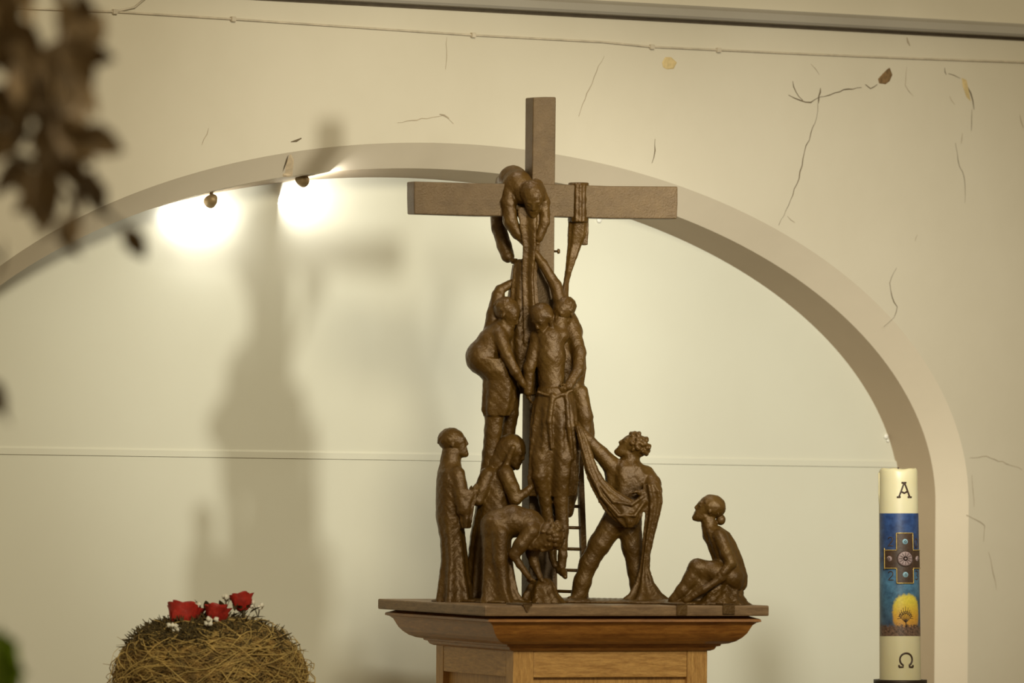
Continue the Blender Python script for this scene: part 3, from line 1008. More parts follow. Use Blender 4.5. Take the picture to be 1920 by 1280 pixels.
# --- man holding the shroud
f = Sculpt(5, 9)
f.loft([(862, 1152, 1196, -60, 20), (874, 1140, 1210, -60, 28), (890, 1134, 1222, -60, 31), (905, 1136, 1220, -60, 31), (925, 1137, 1212, -60, 30),
        (945, 1138, 1206, -60, 29), (965, 1138, 1202, -60, 29), (988, 1140, 1196, -60, 28)], folds=9, amp=.06)
f.chain([(1150, 876, -66, 19), (1126, 850, -72, 14), (1102, 823, -78, 11), (1084, 803, -80, 8)], 5)
f.hand((1086, 805, -80), (1066, 786, -78), (.2, -.2, .9), 24, .5)
f.chain([(1210, 890, -62, 18), (1224, 906, -78, 15), (1229, 920, -92, 12), (1204, 925, -106, 8)], 5)
f.hand((1206, 925, -106), (1178, 918, -110), (.1, .8, -.2), 26, .5)
f.chain([(1184, 852, -62, 17), (1178, 876, -60, 19)], 5)
f.head((1184, 840, -64), 54, (-.80, -.58, -.12), (.56, -.80, 0), 'curly')
f.chain([(1154, 975, -62, 25), (1124, 1020, -66, 20), (1104, 1055, -66, 17), (1092, 1090, -66, 16), (1086, 1114, -66, 16)], 7)
f.chain([(1082, 1120, -70, 9), (1068, 1124, -82, 6.5)], 4)
f.chain([(1178, 972, -56, 25), (1186, 1025, -56, 19.5), (1193, 1070, -56, 16), (1197, 1118, -56, 14)], 7)
f.chain([(1197, 1120, -56, 9), (1186, 1126, -74, 7)], 4)
f.build('figure', BZ, sc, 'striding man with curly hair looking up and holding the shroud', floor=1131)
c = Sculpt(4, 24, .5)
c.loft([(798, 1078, 1090, -86, 6), (830, 1085, 1105, -92, 7), (860, 1092, 1114, -98, 8), (880, 1096, 1122, -100, 9), (900, 1103, 1134, -102, 10),
        (920, 1112, 1156, -103, 11), (940, 1123, 1192, -104, 12), (955, 1133, 1205, -104, 13), (968, 1145, 1203, -104, 13), (980, 1158, 1197, -103, 11), (989, 1170, 1187, -102, 7)],
       folds=11, amp=.10, tw=1.5)
c.chain([(1090, 830, -99, 3.0), (1104, 880, -110, 3.5), (1128, 930, -116, 3.5), (1160, 966, -117, 3.5), (1190, 966, -117, 3.0), (1208, 940, -113, 3)], 2)
c.chain([(1100, 850, -101, 2.4), (1122, 905, -112, 3), (1150, 940, -117, 3), (1184, 946, -117, 3), (1206, 930, -113, 3)], 2)
c.chain([(1188, 958, -106, 11), (1204, 940, -106, 10), (1218, 922, -104, 12)], 5, .7)
c.loft([(908, 1206, 1232, -98, 16), (920, 1206, 1240, -98, 18), (940, 1209, 1242, -98, 15), (965, 1210, 1237, -98, 13), (1000, 1206, 1228, -96, 11),
        (1040, 1203, 1219, -94, 10), (1068, 1199, 1218, -92, 11), (1092, 1192, 1226, -90, 16), (1112, 1181, 1240, -88, 26), (1131, 1160, 1266, -86, 40)],
       folds=9, amp=.12)
c.build('shroud', BZ, sc, 'long shroud draped over the arm and falling to the ground', floor=1132)

# --- seated woman
f = Sculpt(5, 10)
f.loft([(986, 1319, 1350, -128, 16), (998, 1319, 1368, -128, 27), (1015, 1323, 1379, -128, 33), (1048, 1335, 1393, -128, 32), (1080, 1337, 1402, -128, 33),
        (1098, 1338, 1401, -128, 34), (1106, 1344, 1396, -128, 32)], folds=8, amp=.05)
f.chain([(1328, 976, -130, 14), (1334, 1002, -128, 17)], 5)
f.head((1327, 957, -130), 53, (-.90, -.36, -.15), (.35, -.93, 0), 'bun')
f.chain([(1372, 1082, -150, 23), (1340, 1072, -152, 20), (1308, 1064, -152, 16.5)], 6)
f.chain([(1307, 1064, -152, 16.5), (1296, 1086, -152, 15), (1280, 1108, -152, 13), (1262, 1124, -152, 9)], 6)
f.chain([(1372, 1082, -118, 22), (1318, 1066, -112, 15), (1302, 1096, -114, 13), (1284, 1118, -116, 10)], 6)
f.loft([(1062, 1292, 1380, -132, 30), (1085, 1284, 1380, -132, 30), (1105, 1274, 1370, -132, 30), (1120, 1262, 1340, -132, 30), (1132, 1244, 1330, -132, 32)], folds=9, amp=.08)
f.chain([(1350, 1006, -156, 14), (1362, 1036, -166, 11.5), (1371, 1056, -168, 10), (1356, 1074, -174, 7.5)], 4)
f.hand((1357, 1073, -174), (1334, 1086, -178), (0, .6, .8), 24, .4)
f.chain([(1356, 1082, -172, 7), (1320, 1104, -174, 7), (1286, 1126, -170, 6)], 4)
f.build('figure', BZ, sc, 'woman with hair in a bun seated at the right end looking up', floor=1134)
c = Sculpt(5, 25, 1.9)
c.loft([(1090, 1335, 1390, -128, 34), (1106, 1318, 1394, -128, 40), (1116, 1308, 1394, -130, 44), (1126, 1298, 1400, -132, 48), (1135, 1290, 1412, -134, 52)], folds=11, amp=.05, ph=1)
c.build('stone_seat', BZ, sc, 'rough cast stone under the seated woman', floor=1136)

# mounting tabs bent over the front edge of the board
def tab(px, w, h, tri=False):
    ft = PC + PV * (-BD - OV)                 # a point on the front edge line
    # follow the ray of this column to the edge
    x = (px - 960) / FPX * (CDIST + .1)
    u = (x - ft.x) / PU.x
    q = ft + PU * u
    V = []
    for (du, dz) in ((-w / 2, .004), (w / 2, .004), (w / 2 * (.15 if tri else 1), -h), (-w / 2 * (.15 if tri else 1), -h)):
        for dv in (-.004, -.0003):
            V.append(q + PU * du + PV * dv + Z(TZ + dz))
    Fc = [(0, 2, 4, 6), (1, 7, 5, 3), (0, 1, 3, 2), (2, 3, 5, 4), (4, 5, 7, 6), (6, 7, 1, 0)]
    me = mesh('mounting_tab', V, Fc)
    adopt(link('mounting_tab', me, BZ), sc)
    me = box_mesh('tab_arm', q + PU * (-w / 2) + PV * -.004 + Z(TZ), PU * w, PV * .09, Z(.004), .001)
    adopt(link('mounting_tab', me, BZ), sc)


tab(991, .020, .012, True); tab(1282, .021, .018); tab(1371, .024, .016)

# ------------------------------------------------------------------ paschal candle
CY = 0.50
CK = (CDIST + CY) / FPX


def cxy(py):
    t = (py - 880) / 395.0
    return 1684 + 4.0 * t, 36.4 + 2.6 * t


def cpt(a, py, dr=0.0):
    """point on the candle: angle from the viewer's side (radians, right positive), photograph row, offset in px"""
    xc, r = cxy(py)
    r += dr
    return P(xc + r * math.sin(a), py, CY - r * math.cos(a) * CK)


m, nt, b = new_mat('ivory_wax')
p = pos(nt)
n1 = noise(nt, 9, 3, .5, p)
nt.links.new(ramp(nt, n1.outputs[0], [(.3, (.64, .58, .36)), (.7, (.70, .65, .44))]), b.inputs['Base Color'])
b.inputs['Roughness'].default_value = .38
b.inputs['Subsurface Weight'].default_value = .25
b.inputs['Subsurface Radius'].default_value = (.012, .008, .004)
M['wax'] = m
M['dark_wax'] = plain('dark_wax_relief', (.055, .030, .018), .45, var=.3, scale=200)
M['gold'] = plain('gold_wax', (.62, .44, .14), .35, .5, var=.2, scale=200)
M['blue_stud'] = plain('pale_blue_stud', (.30, .50, .62), .3, bs=0)
M['pink_stud'] = plain('mauve_stud', (.30, .22, .22), .5, var=.25, scale=300)
M['iron'] = plain('dark_iron', (.045, .032, .022), .5, .6)

# printed picture band: sky, glowing tree crown and ground from the row and angle stored in the UV map
m, nt, b = new_mat('printed_picture')
uv = nt.nodes.new('ShaderNodeUVMap'); uv.uv_map = 'band'
sx = nt.nodes.new('ShaderNodeSeparateXYZ'); nt.links.new(uv.outputs[0], sx.inputs[0])
mpn = nt.nodes.new('ShaderNodeMapping'); mpn.inputs['Scale'].default_value = (1, 6, 1); nt.links.new(uv.outputs[0], mpn.inputs[0])
n1 = noise(nt, 2.2, 5, .65, mpn.outputs[0]); n2 = noise(nt, 7, 5, .7, mpn.outputs[0])
sky = ramp(nt, sx.outputs[1], [(.0, (.07, .10, .15)), (.28, (.06, .15, .24)), (.45, (.085, .22, .36)), (.62, (.035, .065, .15)), (1.0, (.025, .07, .22))])
dk = ramp(nt, n1.outputs[0], [(.35, (.35, .35, .45)), (.65, (1.15, 1.15, 1.15))])
sky = mixc(nt, .8, sky, dk, 'MULTIPLY')


def math_n(op, a, b_=None, c=None):
    n = nt.nodes.new('ShaderNodeMath'); n.operation = op
    for i, v in enumerate((a, b_, c)):
        if v is None: continue
        if isinstance(v, (int, float)): n.inputs[i].default_value = v
        else: nt.links.new(v, n.inputs[i])
    return n.outputs[0]


ex = math_n('DIVIDE', math_n('SUBTRACT', sx.outputs[0], .40), .80)
ey = math_n('DIVIDE', math_n('SUBTRACT', sx.outputs[1], .185), .165)
rr = math_n('SQRT', math_n('ADD', math_n('POWER', math_n('ABSOLUTE', ex), 2.6), math_n('POWER', math_n('ABSOLUTE', ey), 2.6)))
rr = math_n('ADD', rr, math_n('MULTIPLY', math_n('SUBTRACT', n2.outputs[0], .5), .5))
glow = ramp(nt, rr, [(.80, 1.0), (1.02, 0.0)])
yel = ramp(nt, sx.outputs[1], [(.06, (.50, .24, .06)), (.16, (.66, .36, .04)), (.28, (.72, .58, .07))])
yel = mixc(nt, .5, yel, ramp(nt, n2.outputs[0], [(.35, (.6, .6, .5)), (.6, (1, 1, 1))]), 'MULTIPLY')
colr = mixc(nt, glow, sky, yel)
gl = math_n('ADD', sx.outputs[1], math_n('MULTIPLY', math_n('SUBTRACT', n2.outputs[0], .5), .12))
ground = ramp(nt, n2.outputs[0], [(.38, (.045, .028, .020)), (.62, (.22, .13, .09))])
colr = mixc(nt, ramp(nt, gl, [(.075, 1.0), (.10, 0.0)]), colr, ground)
nt.links.new(colr, b.inputs['Base Color'])
b.inputs['Roughness'].default_value = .4
M['picture'] = m

cand = empty('paschal_candle', cpt(0, 1276), 'tall ivory candle with blue picture, wax cross and Greek letters before the arch', 'candle')
# body with a slightly hollow, uneven rim
rows = [(1281, 0)] + [(1270 - i * 16, 0) for i in range(24)]
V, Fc = [], []
NS = 64
top = 878
rings = [(1278, 0.0), (1180, 0), (1080, 0), (980, 0), (900, 0), (884, -.3), (880, -1.5), (878, -3.5), (879, -7), (884, -12), (887, -22), (887.5, -34)]
for py, dr in rings:
    for k in range(NS):
        a = 2 * math.pi * k / NS
        w = 1.0 * math.sin(a * 3 + 1) + .6 * math.sin(a * 7) if py < 890 else 0
        V.append(cpt(a, py + w, dr))
for i in range(len(rings) - 1):
    for k in range(NS):
        k2 = (k + 1) % NS
        Fc.append((i * NS + k, i * NS + k2, (i + 1) * NS + k2, (i + 1) * NS + k))
Fc.append(tuple((len(rings) - 1) * NS + k for k in range(NS)))
adopt(link('wax_body', mesh('wax_body', V, Fc, True), M['wax']), cand)
wk = MB(); wk.tube([cpt(0, 888, -36), cpt(0, 880, -36.2), cpt(.4, 876, -35)], .0016, 6)
adopt(wk.build('wick', M['dark_wax']), cand)
# a run of wax down the left side
dr_ = MB(); dr_.tube([cpt(-1.35, y, .2) for y in (886, 905, 925, 945)], [.002, .0016, .0018, .0008], 8)
adopt(dr_.build('wax_drip', M['wax']), cand)


def shell(name, a0, a1, py0, py1, dr, mat, parent, na=28, npy=10, edge=True, uvmap=False):
    """plate bent round the candle between two angles and two rows"""
    V, Fc, UV = [], [], []
    for j in range(npy + 1):
        for i in range(na + 1):
            V.append(cpt(a0 + (a1 - a0) * i / na, py0 + (py1 - py0) * j / npy, dr))
            UV.append((a0 + (a1 - a0) * i / na, 1 - j / npy))
    n = na + 1
    for j in range(npy):
        for i in range(na):
            Fc.append((j * n + i, (j + 1) * n + i, (j + 1) * n + i + 1, j * n + i + 1))
    if edge:
        ring = [i for i in range(n)] + [j * n + na for j in range(1, npy + 1)] + [npy * n + i for i in range(na - 1, -1, -1)] + [j * n for j in range(npy - 1, 0, -1)]
        b0 = len(V)
        for q in ring:
            a = UV[q][0]; py = py0 + (py1 - py0) * (1 - UV[q][1])
            V.append(cpt(a, py, .05)); UV.append(UV[q])
        for i in range(len(ring)):
            i2 = (i + 1) % len(ring)
            Fc.append((ring[i], ring[i2], b0 + i2, b0 + i))
    me = mesh(name, V, Fc, not edge)
    if uvmap:
        lay = me.uv_layers.new(name='band')
        for l in me.loops: lay.data[l.index].uv = UV[l.vertex_index]
    o = link(name, me, mat)
    return adopt(o, parent) if parent.type == 'EMPTY' else (setattr(o, 'parent', parent) or o)


band = shell('picture_band', -1.28, 1.75, 962, 1192, .35, M['picture'], cand, 60, 20, False, True)
band['label'] = 'blue printed picture of a glowing tree'

AC = .30     # angle the decoration is turned to


def stroke(name, lines, w, mat, parent, dr=1.0, seg=6, ra=1.0):
    """relief lines on the candle given in photograph px round (AC, py)"""
    mb = MB()
    for ln in lines:
        pts = []
        for (x0, y0), (x1, y1) in zip(ln[:-1], ln[1:]):
            k = max(1, int(math.hypot(x1 - x0, y1 - y0) / 3))
            for i in range(k):
                pts.append((x0 + (x1 - x0) * i / k, y0 + (y1 - y0) * i / k))
        pts.append(ln[-1])
        mb.tube([cpt(AC + x / 37.5, y, dr) for x, y in pts], w * CK, seg)
    o = mb.build(name, mat)
    return adopt(o, parent) if parent.type == 'EMPTY' else (setattr(o, 'parent', parent) or o)


# letters: capital alpha with serifs and a bent bar, capital omega
stroke('letter_alpha', [[(0, 905), (-10, 931)], [(1, 905), (11, 931)], [(-6, 921), (0, 924), (6, 921)], [(-5, 904.5), (4, 904.5)],
                        [(-14, 931.5), (-7, 931.5)], [(7, 931.5), (15, 931.5)]], 1.7, M['dark_wax'], cand)
om = [(-4 + 0, 1249)] + [(-4 - 8 * math.sin(t) * 1.0 + 4, 1236 - 11 * math.cos(t)) for t in [R(160 - i * 20) for i in range(17)]]
om = [(11.5 * math.sin(t), 1236 - 12 * math.cos(t)) for t in [R(-150 + i * 15) for i in range(21)]]
stroke('letter_omega', [[(-13, 1250), (-6, 1250)] + om + [(6, 1250), (13, 1250)], [(-13, 1250), (-13, 1246)], [(13, 1250), (13, 1246)]],
       1.7, M['dark_wax'], cand)
# year digits beside the cross
g2 = [(-6, -5), (-3, -8), (2, -8), (5, -5), (4, -1), (-6, 8), (6, 8)]
g0 = [(5.5 * math.sin(t), -8.5 * math.cos(t)) for t in [R(i * 24) for i in range(16)]]
g3 = [(-5, -7), (0, -8.5), (5, -6), (4, -2), (0, 0), (5, 2), (5, 6), (0, 8.5), (-5, 7)]
for nm, gl_, x, y in (('digit_two', g2, -27, 1015), ('digit_zero', g0, 27, 1018), ('digit_two', g2, -27, 1079), ('digit_three', g3, 27, 1078)):
    stroke(nm, [[(x + a * .85, y + b_) for a, b_ in gl_]], .95, M['dark_wax'], cand, .7)

# wax cross: plate of an upright and a bar with gilt edges, a rosette and four studs
wc = shell('wax_cross', AC - 15.5 / 37.5, AC + 15.5 / 37.5, 999, 1093, 2.4, M['dark_wax'], cand, 14, 16)
shell('cross_bar', AC - 40 / 37.5, AC + 38 / 37.5, 1031, 1065, 2.5, M['dark_wax'], wc, 26, 6)
E_ = [[(-15.5, 1031), (-15.5, 999), (15.5, 999), (15.5, 1031)], [(-15.5, 1065), (-15.5, 1093), (15.5, 1093), (15.5, 1065)],
      [(-15.5, 1031), (-40, 1031)], [(15.5, 1031), (38, 1031)], [(-15.5, 1065), (-40, 1065)], [(15.5, 1065), (38, 1065)],
      [(-39, 1027), (-39, 1067)]]
stroke('gilt_edge', E_, .95, M['gold'], wc, 3.0)


def disc(name, x, y, r, rows_, mat, parent, seg=20):
    V, Fc = [cpt(AC + x / 37.5, y, rows_[-1][1])], []
    for f_, dr in rows_:
        for k in range(seg):
            a = 2 * math.pi * k / seg
            V.append(cpt(AC + (x + r * f_ * math.cos(a)) / 37.5, y + r * f_ * math.sin(a), dr))
    for i in range(len(rows_) - 1):
        for k in range(seg):
            k2 = (k + 1) % seg
            Fc.append((1 + i * seg + k, 1 + i * seg + k2, 1 + (i + 1) * seg + k2, 1 + (i + 1) * seg + k))
    for k in range(seg):
        Fc.append((0, 1 + (len(rows_) - 1) * seg + (k + 1) % seg, 1 + (len(rows_) - 1) * seg + k))
    return link(name, mesh(name, V, Fc, True), mat, parent)


disc('rosette', 0, 1047, 13.5, [(1, 2.4), (1, 3.6), (.85, 4.0), (.3, 3.8)], M['pink_stud'], wc)
stroke('rosette_spokes', [[(3 * math.cos(a), 1047 + 3 * math.sin(a)), (11.5 * math.cos(a), 1047 + 11.5 * math.sin(a))] for a in [R(i * 30) for i in range(12)]], .5, M['dark_wax'], wc, 4.1, 5)
stroke('rosette_ring', [[(14.3 * math.cos(a), 1047 + 14.3 * math.sin(a)) for a in [R(i * 15) for i in range(25)]]], .8, M['dark_wax'], wc, 3.6)
for x, y, mt in ((0, 1015, 'blue_stud'), (0, 1077, 'blue_stud'), (-29, 1047, 'pink_stud'), (27, 1047, 'pink_stud')):
    disc('stud', x, y, 5.2, [(1, 2.6), (.85, 3.8), (.4, 4.4)], M[mt], wc, 14)
# bare tree drawn on the picture
tr = []
for i in range(9):
    a = R(-62 + i * 15.5)
    L_ = 26 - abs(i - 4) * 1.6
    base = (0, 1172 - 5)
    mid = (math.sin(a) * L_ * .5, base[1] - 4 - math.cos(a) * L_ * .45)
    tip = (math.sin(a) * L_ * .72, base[1] - 4 - math.cos(a) * L_ * .98 - 1)
    tr.append([base, mid, tip])
    tr.append([mid, (mid[0] + math.sin(a + .6) * 7, mid[1] - math.cos(a + .6) * 8)])
    tr.append([mid, (mid[0] + math.sin(a - .6) * 7, mid[1] - math.cos(a - .6) * 8)])
tr.append([(0, 1176), (0, 1162)]); tr.append([(.8, 1176), (.5, 1160)])
stroke('tree_print', tr, .48, M['dark_wax'], band, .45, 4)

# candle holder down to the floor
hold = empty('candle_stand', Vector((cpt(0, 1276).x, CY, 0)), 'dark iron stand carrying the ivory candle', 'candle stand')
hc = P(cxy(1276)[0], 1275, CY)


def lathe(name, c, prof, mat, parent, seg=48):
    V, Fc = [], []
    for r, z in prof:
        for k in range(seg):
            a = 2 * math.pi * k / seg
            V.append((c.x + r * math.cos(a), c.y + r * math.sin(a), z))
    for i in range(len(prof) - 1):
        for k in range(seg):
            k2 = (k + 1) % seg
            Fc.append((i * seg + k, i * seg + k2, (i + 1) * seg + k2, (i + 1) * seg + k))
    Fc.append(tuple(range(seg - 1, -1, -1))); Fc.append(tuple((len(prof) - 1) * seg + k for k in range(seg)))
    o = link(name, mesh(name, V, Fc, True), mat)
    return adopt(o, parent) if parent is not None else o


z = hc.z
lathe('cup', hc, [(.02, z - .06), (.05, z - .055), (.052, z - .002), (.052, z + .0015), (.0435, z + .0015), (.0435, z - .003), (.001, z - .003)], M['iron'], hold)
lathe('shaft', hc, [(.03, .03), (.018, .08), (.014, .5), (.022, .55), (.014, .6), (.016, z - .10), (.028, z - .06)], M['iron'], hold)
lathe('foot', hc, [(.17, 0), (.17, .015), (.10, .03), (.03, .045)], M['iron'], hold)

# ------------------------------------------------------------------ straw nest with roses
NY = 0.05
NK = (CDIST + NY) / FPX
NC = P(395, 1300, NY)                # middle of the nest
M['straw'] = plain('dry_straw', (.27, .165, .045), .7, var=.6, scale=55, bs=0)
M['straw_l'] = plain('pale_straw', (.46, .32, .10), .7, var=.35, scale=55, bs=0)
M['nest_core'] = plain('nest_moss', (.10, .062, .018), .95, var=.5, scale=60, bs=1, bd=.01)
M['moss'] = plain('dark_moss', (.085, .058, .016), .9, var=.5, scale=80, bs=0)
M['terracotta'] = plain('terracotta', (.20, .075, .022), .8, var=.25, scale=30)
M['rose'] = plain('red_rose_petal', (.40, .022, .012), .6, var=.35, scale=70, bs=0)
M['leaf_dark'] = plain('dark_rose_leaf', (.075, .055, .018), .6, var=.3, bs=0)
M['white'] = plain('white_blossom', (.80, .76, .64), .7, var=.08, bs=0)

stand = empty('flower_stand', Vector((NC.x, NC.y, 0)), 'wooden stand under the straw nest with roses', 'stand')
zb2 = NC.z - .11
lathe('stand_top', NC, [(.20, zb2 - .03), (.205, zb2 - .015), (.20, zb2)], M['oak_h'], stand)
lathe('column', NC, [(.10, .06), (.06, .15), (.05, .6), (.06, zb2 - .08), (.10, zb2 - .031)], M['oak_v'], stand)
lathe('stand_foot', NC, [(.19, 0), (.19, .03), (.12, .06)], M['oak_h'], stand)

nest = empty('straw_nest', Vector((NC.x, NC.y, zb2)), 'round straw nest in a terracotta bowl holding red roses', 'nest')
lathe('bowl', NC, [(.12, zb2), (.175, zb2 + .06), (.180, NC.z - .030), (.185, NC.z - .026), (.180, NC.z - .022), (.165, NC.z - .03), (.05, NC.z - .06)], M['terracotta'], nest)


def nest_surf(th, ph, k=1.0):
    """point on the nest: th round the axis, ph from the top (0) to the rim (pi/2)"""
    r = math.sin(ph)
    z_ = math.cos(ph)
    rx = .182 * (r ** .78) * k
    return Vector((NC.x + rx * math.cos(th), NC.y + rx * math.sin(th), NC.z + .020 + .122 * (max(z_, -1) if z_ > 0 else z_) * k))


V, Fc = [], []
for i in range(13):
    ph = R(2 + i * 7.6)
    for k in range(40):
        V.append(nest_surf(2 * math.pi * k / 40, ph, .955 + rnd.uniform(-.012, .012)))
for i in range(12):
    for k in range(40):
        k2 = (k + 1) % 40
        Fc.append((i * 40 + k, (i + 1) * 40 + k, (i + 1) * 40 + k2, i * 40 + k2))
Fc.append(tuple(range(40)))
adopt(link('nest_core', mesh('nest_core', V, Fc, True), M['nest_core']), nest)
for nm, mat, N, rad, lift in (('straw', M['straw'], 3400, .00075, .03), ('pale_straw', M['straw_l'], 1000, .00065, .045), ('long_straw', M['straw_l'], 260, .0008, .05), ('moss', M['moss'], 3200, .0013, .05)):
    mb = MB()
    for i in range(N):
        if nm == 'moss':
            ph = R(rnd.choice((rnd.uniform(5, 60), rnd.uniform(25, 48)))); th = rnd.uniform(0, 6.283); L_ = rnd.uniform(.008, .024)
            if rnd.random() < .5: th = rnd.uniform(R(140), R(270))
            a = nest_surf(th, ph, .98)
            d = Vector((rnd.gauss(0, 1), rnd.gauss(0, 1), rnd.gauss(.5, .8))).normalized()
            pts = [a, a + d * L_ * .5, a + d * L_ + Vector((rnd.uniform(-.006, .006), rnd.uniform(-.006, .006), rnd.uniform(-.006, .003)))]
        else:
            th = rnd.uniform(0, 6.283); ph = R(min(118, max(12, rnd.gauss(68, 28))))
            dth = rnd.choice((-1, 1)) * rnd.uniform(.15, .55) / max(.35, math.sin(ph)); dph = R(rnd.gauss(0, 13))
            pts = []
            k0 = .95 + rnd.random() * lift
            bow = rnd.uniform(0, .05)
            if nm == 'long_straw':
                dth *= 1.6; dph = R(rnd.gauss(0, 32)); bow = rnd.uniform(.02, .13)
            wob = rnd.uniform(-8, 8)
            for j in range(7):
                f_ = j / 6
                pts.append(nest_surf(th + dth * f_, min(max(.05, ph + dph * f_ + R(wob) * math.sin(math.pi * f_ * 1.5)), 2.1), k0 + bow * math.sin(math.pi * f_)))
            if rnd.random() < .06:
                pts[-1] = pts[-1] + Vector((rnd.gauss(0, .014), rnd.gauss(0, .014), rnd.uniform(-.006, .016)))
        r_ = rad * rnd.uniform(.6, 1.5)
        mb.add(*tube_pts(pts, [r_] * (len(pts) - 1) + [r_ * .4], 4, False))
    o = mb.build(nm, mat)
    adopt(o, nest); o['kind'] = 'stuff'


def petal_mesh(name, w, h, curl, cup):
    """petal rising from the origin, facing +y, bent outward at the lip"""
    V, Fc = [], []
    nu, nv = 7, 7
    for j in range(nv + 1):
        v = j / nv
        wd_ = w * (math.sin(math.pi * (.16 + .62 * v)) ** .8)
        for i in range(nu + 1):
            u = i / nu * 2 - 1
            x = wd_ * u
            z_ = h * v * (1 - .10 * u * u * v)
            y = cup * (math.sin(v * 1.6)) - (u * u) * w * .55 + curl * max(0, v - .72) ** 1.5 * 6
            V.append((x, y, z_))
    n = nu + 1
    for j in range(nv):
        for i in range(nu):
            Fc.append((j * n + i, j * n + i + 1, (j + 1) * n + i + 1, (j + 1) * n + i))
    return mesh(name, V, Fc, True)


PET = [petal_mesh('petal', .013, .034, .002, .006), petal_mesh('petal', .017, .036, .002, .009), petal_mesh('petal', .019, .034, .005, .011)]
for me in PET: me.materials.append(M['rose'])
SEP = petal_mesh('sepal', .006, .020, .01, .012); SEP.materials.append(M['leaf_dark'])


def rose(px, py, Y, s, tilt, az, label):
    base = P(px, py, Y)
    r = empty('rose', base, label, 'rose', 'roses on the straw nest')
    r.rotation_euler = (tilt * math.cos(az), tilt * math.sin(az), 0)
    r.scale = (s, s, s)
    k = 0
    for lay, n in ((0, 3), (1, 4), (2, 5)):
        for i in range(n):
            o = link('petal', PET[lay], None, r)
            o.rotation_euler = (-.03 * lay - .02, 0, 2 * math.pi * i / n + lay * .5)
            a = 2 * math.pi * i / n + lay * .5
            rr_ = (.002, .006, .009)[lay]
            o.location = (-math.sin(a) * rr_, math.cos(a) * rr_, .004 - .001 * lay + rnd.uniform(-.001, .001))
    for i in range(5):
        o = link('sepal', SEP, None, r); o.rotation_euler = (-.35, 0, 2 * math.pi * i / 5 + .3)
        o.location = (0, 0, 0)
    V, Fc = tube_pts([(0, 0, -.045), (0, 0, -.004), (0, 0, .006)], [.002, .003, .008], 8)
    link('stem', mesh('stem', V, Fc, True), M['leaf_dark'], r)
    return r


rose(341, 1186, NY - .045, 1.48, .25, 2.6, 'largest red rose, leftmost on the straw nest')
rose(404, 1172, NY - .06, 1.05, .12, 1.2, 'middle red rose on the straw nest')
rose(456, 1147, NY - .01, .95, .2, 4.0, 'highest red rose, rightmost on the straw nest')


def sprig(px, py, Y, n, sz, lab):
    base = P(px, py, Y)
    r = empty('blossom_sprig', base, lab, 'blossom', 'white blossoms between the roses')
    st = MB()
    for i in range(n):
        d = Vector((rnd.uniform(-1, 1), rnd.uniform(-.8, .4), rnd.uniform(-.2, 1))) * sz
        st.tube([(0, 0, -.02), d * .5 + Vector((0, 0, -.006)), d], .0006, 5)
        bm = bmesh.new(); bmesh.ops.create_icosphere(bm, subdivisions=2, radius=1)
        for v in bm.verts: v.co *= .0045 * (1 + .35 * math.sin(v.co.x * 5 + i) * math.cos(v.co.z * 6 + v.co.y * 4))
        for v in bm.verts: v.co += d
        link('floret', bm_mesh('floret', bm, True), M['white'], r)
    st.build('stalk', M['leaf_dark'], r)


for i, (x, y, Y, n, s_, lab) in enumerate([(328, 1181, -.105, 5, .011, 'white blossom sprig below the leftmost rose'),
                                  (398, 1170, -.120, 6, .011, 'white blossom sprig below the middle rose'),
                                  (366, 1142, -.055, 5, .010, 'white blossom sprig between the left and middle roses'),
                                  (424, 1123, .0, 7, .011, 'white blossom cluster between the middle and right roses'),
                                  (484, 1138, .01, 5, .012, 'white blossom sprig right of the highest rose')]):
    sprig(x, y, NY + Y, n, s_, lab)


def leaf_mesh(name, L_, W_, fold=.25, bend=.2):
    V, Fc = [], []
    prof = [(0, .02), (.18, .55), (.42, 1), (.68, .8), (.88, .38), (1, .02)]
    for t, w in prof:
        z_ = -bend * L_ * t * t
        V += [(-W_ / 2 * w, t * L_, z_ + fold * W_ / 2 * w), (0, t * L_, z_), (W_ / 2 * w, t * L_, z_ + fold * W_ / 2 * w)]
    for i in range(len(prof) - 1):
        a = i * 3
        Fc += [(a, a + 1, a + 4, a + 3), (a + 1, a + 2, a + 5, a + 4)]
    return mesh(name, V, Fc, True)


LF = leaf_mesh('leaf', .030, .016); LF.materials.append(M['leaf_dark'])
rs = empty('rose_foliage', P(380, 1165, NY), 'dark rose leaves standing between the roses', 'foliage')
for x, y, dx, dzz in ((372, 1168, -.2, 1), (384, 1166, .15, 1), (366, 1160, .3, 1), (352, 1150, .4, .8), (378, 1150, -.3, 1), (390, 1150, -.1, 1.1),
                      (430, 1160, .6, .5), (446, 1160, .3, .6), (420, 1150, -.2, 1), (470, 1160, .8, .3), (480, 1166, .9, .2), (318, 1180, -.9, .3),
                      (440, 1146, .1, 1), (468, 1150, .7, .6), (300, 1186, -.9, .2)):
    o = link('leaf', LF, None); o.parent = rs
    w = P(x, y, NY - .02) - P(380, 1165, NY)
    o.location = w
    o.rotation_euler = Vector((dx, rnd.uniform(-.5, .1), dzz)).to_track_quat('Y', 'Z').to_euler()

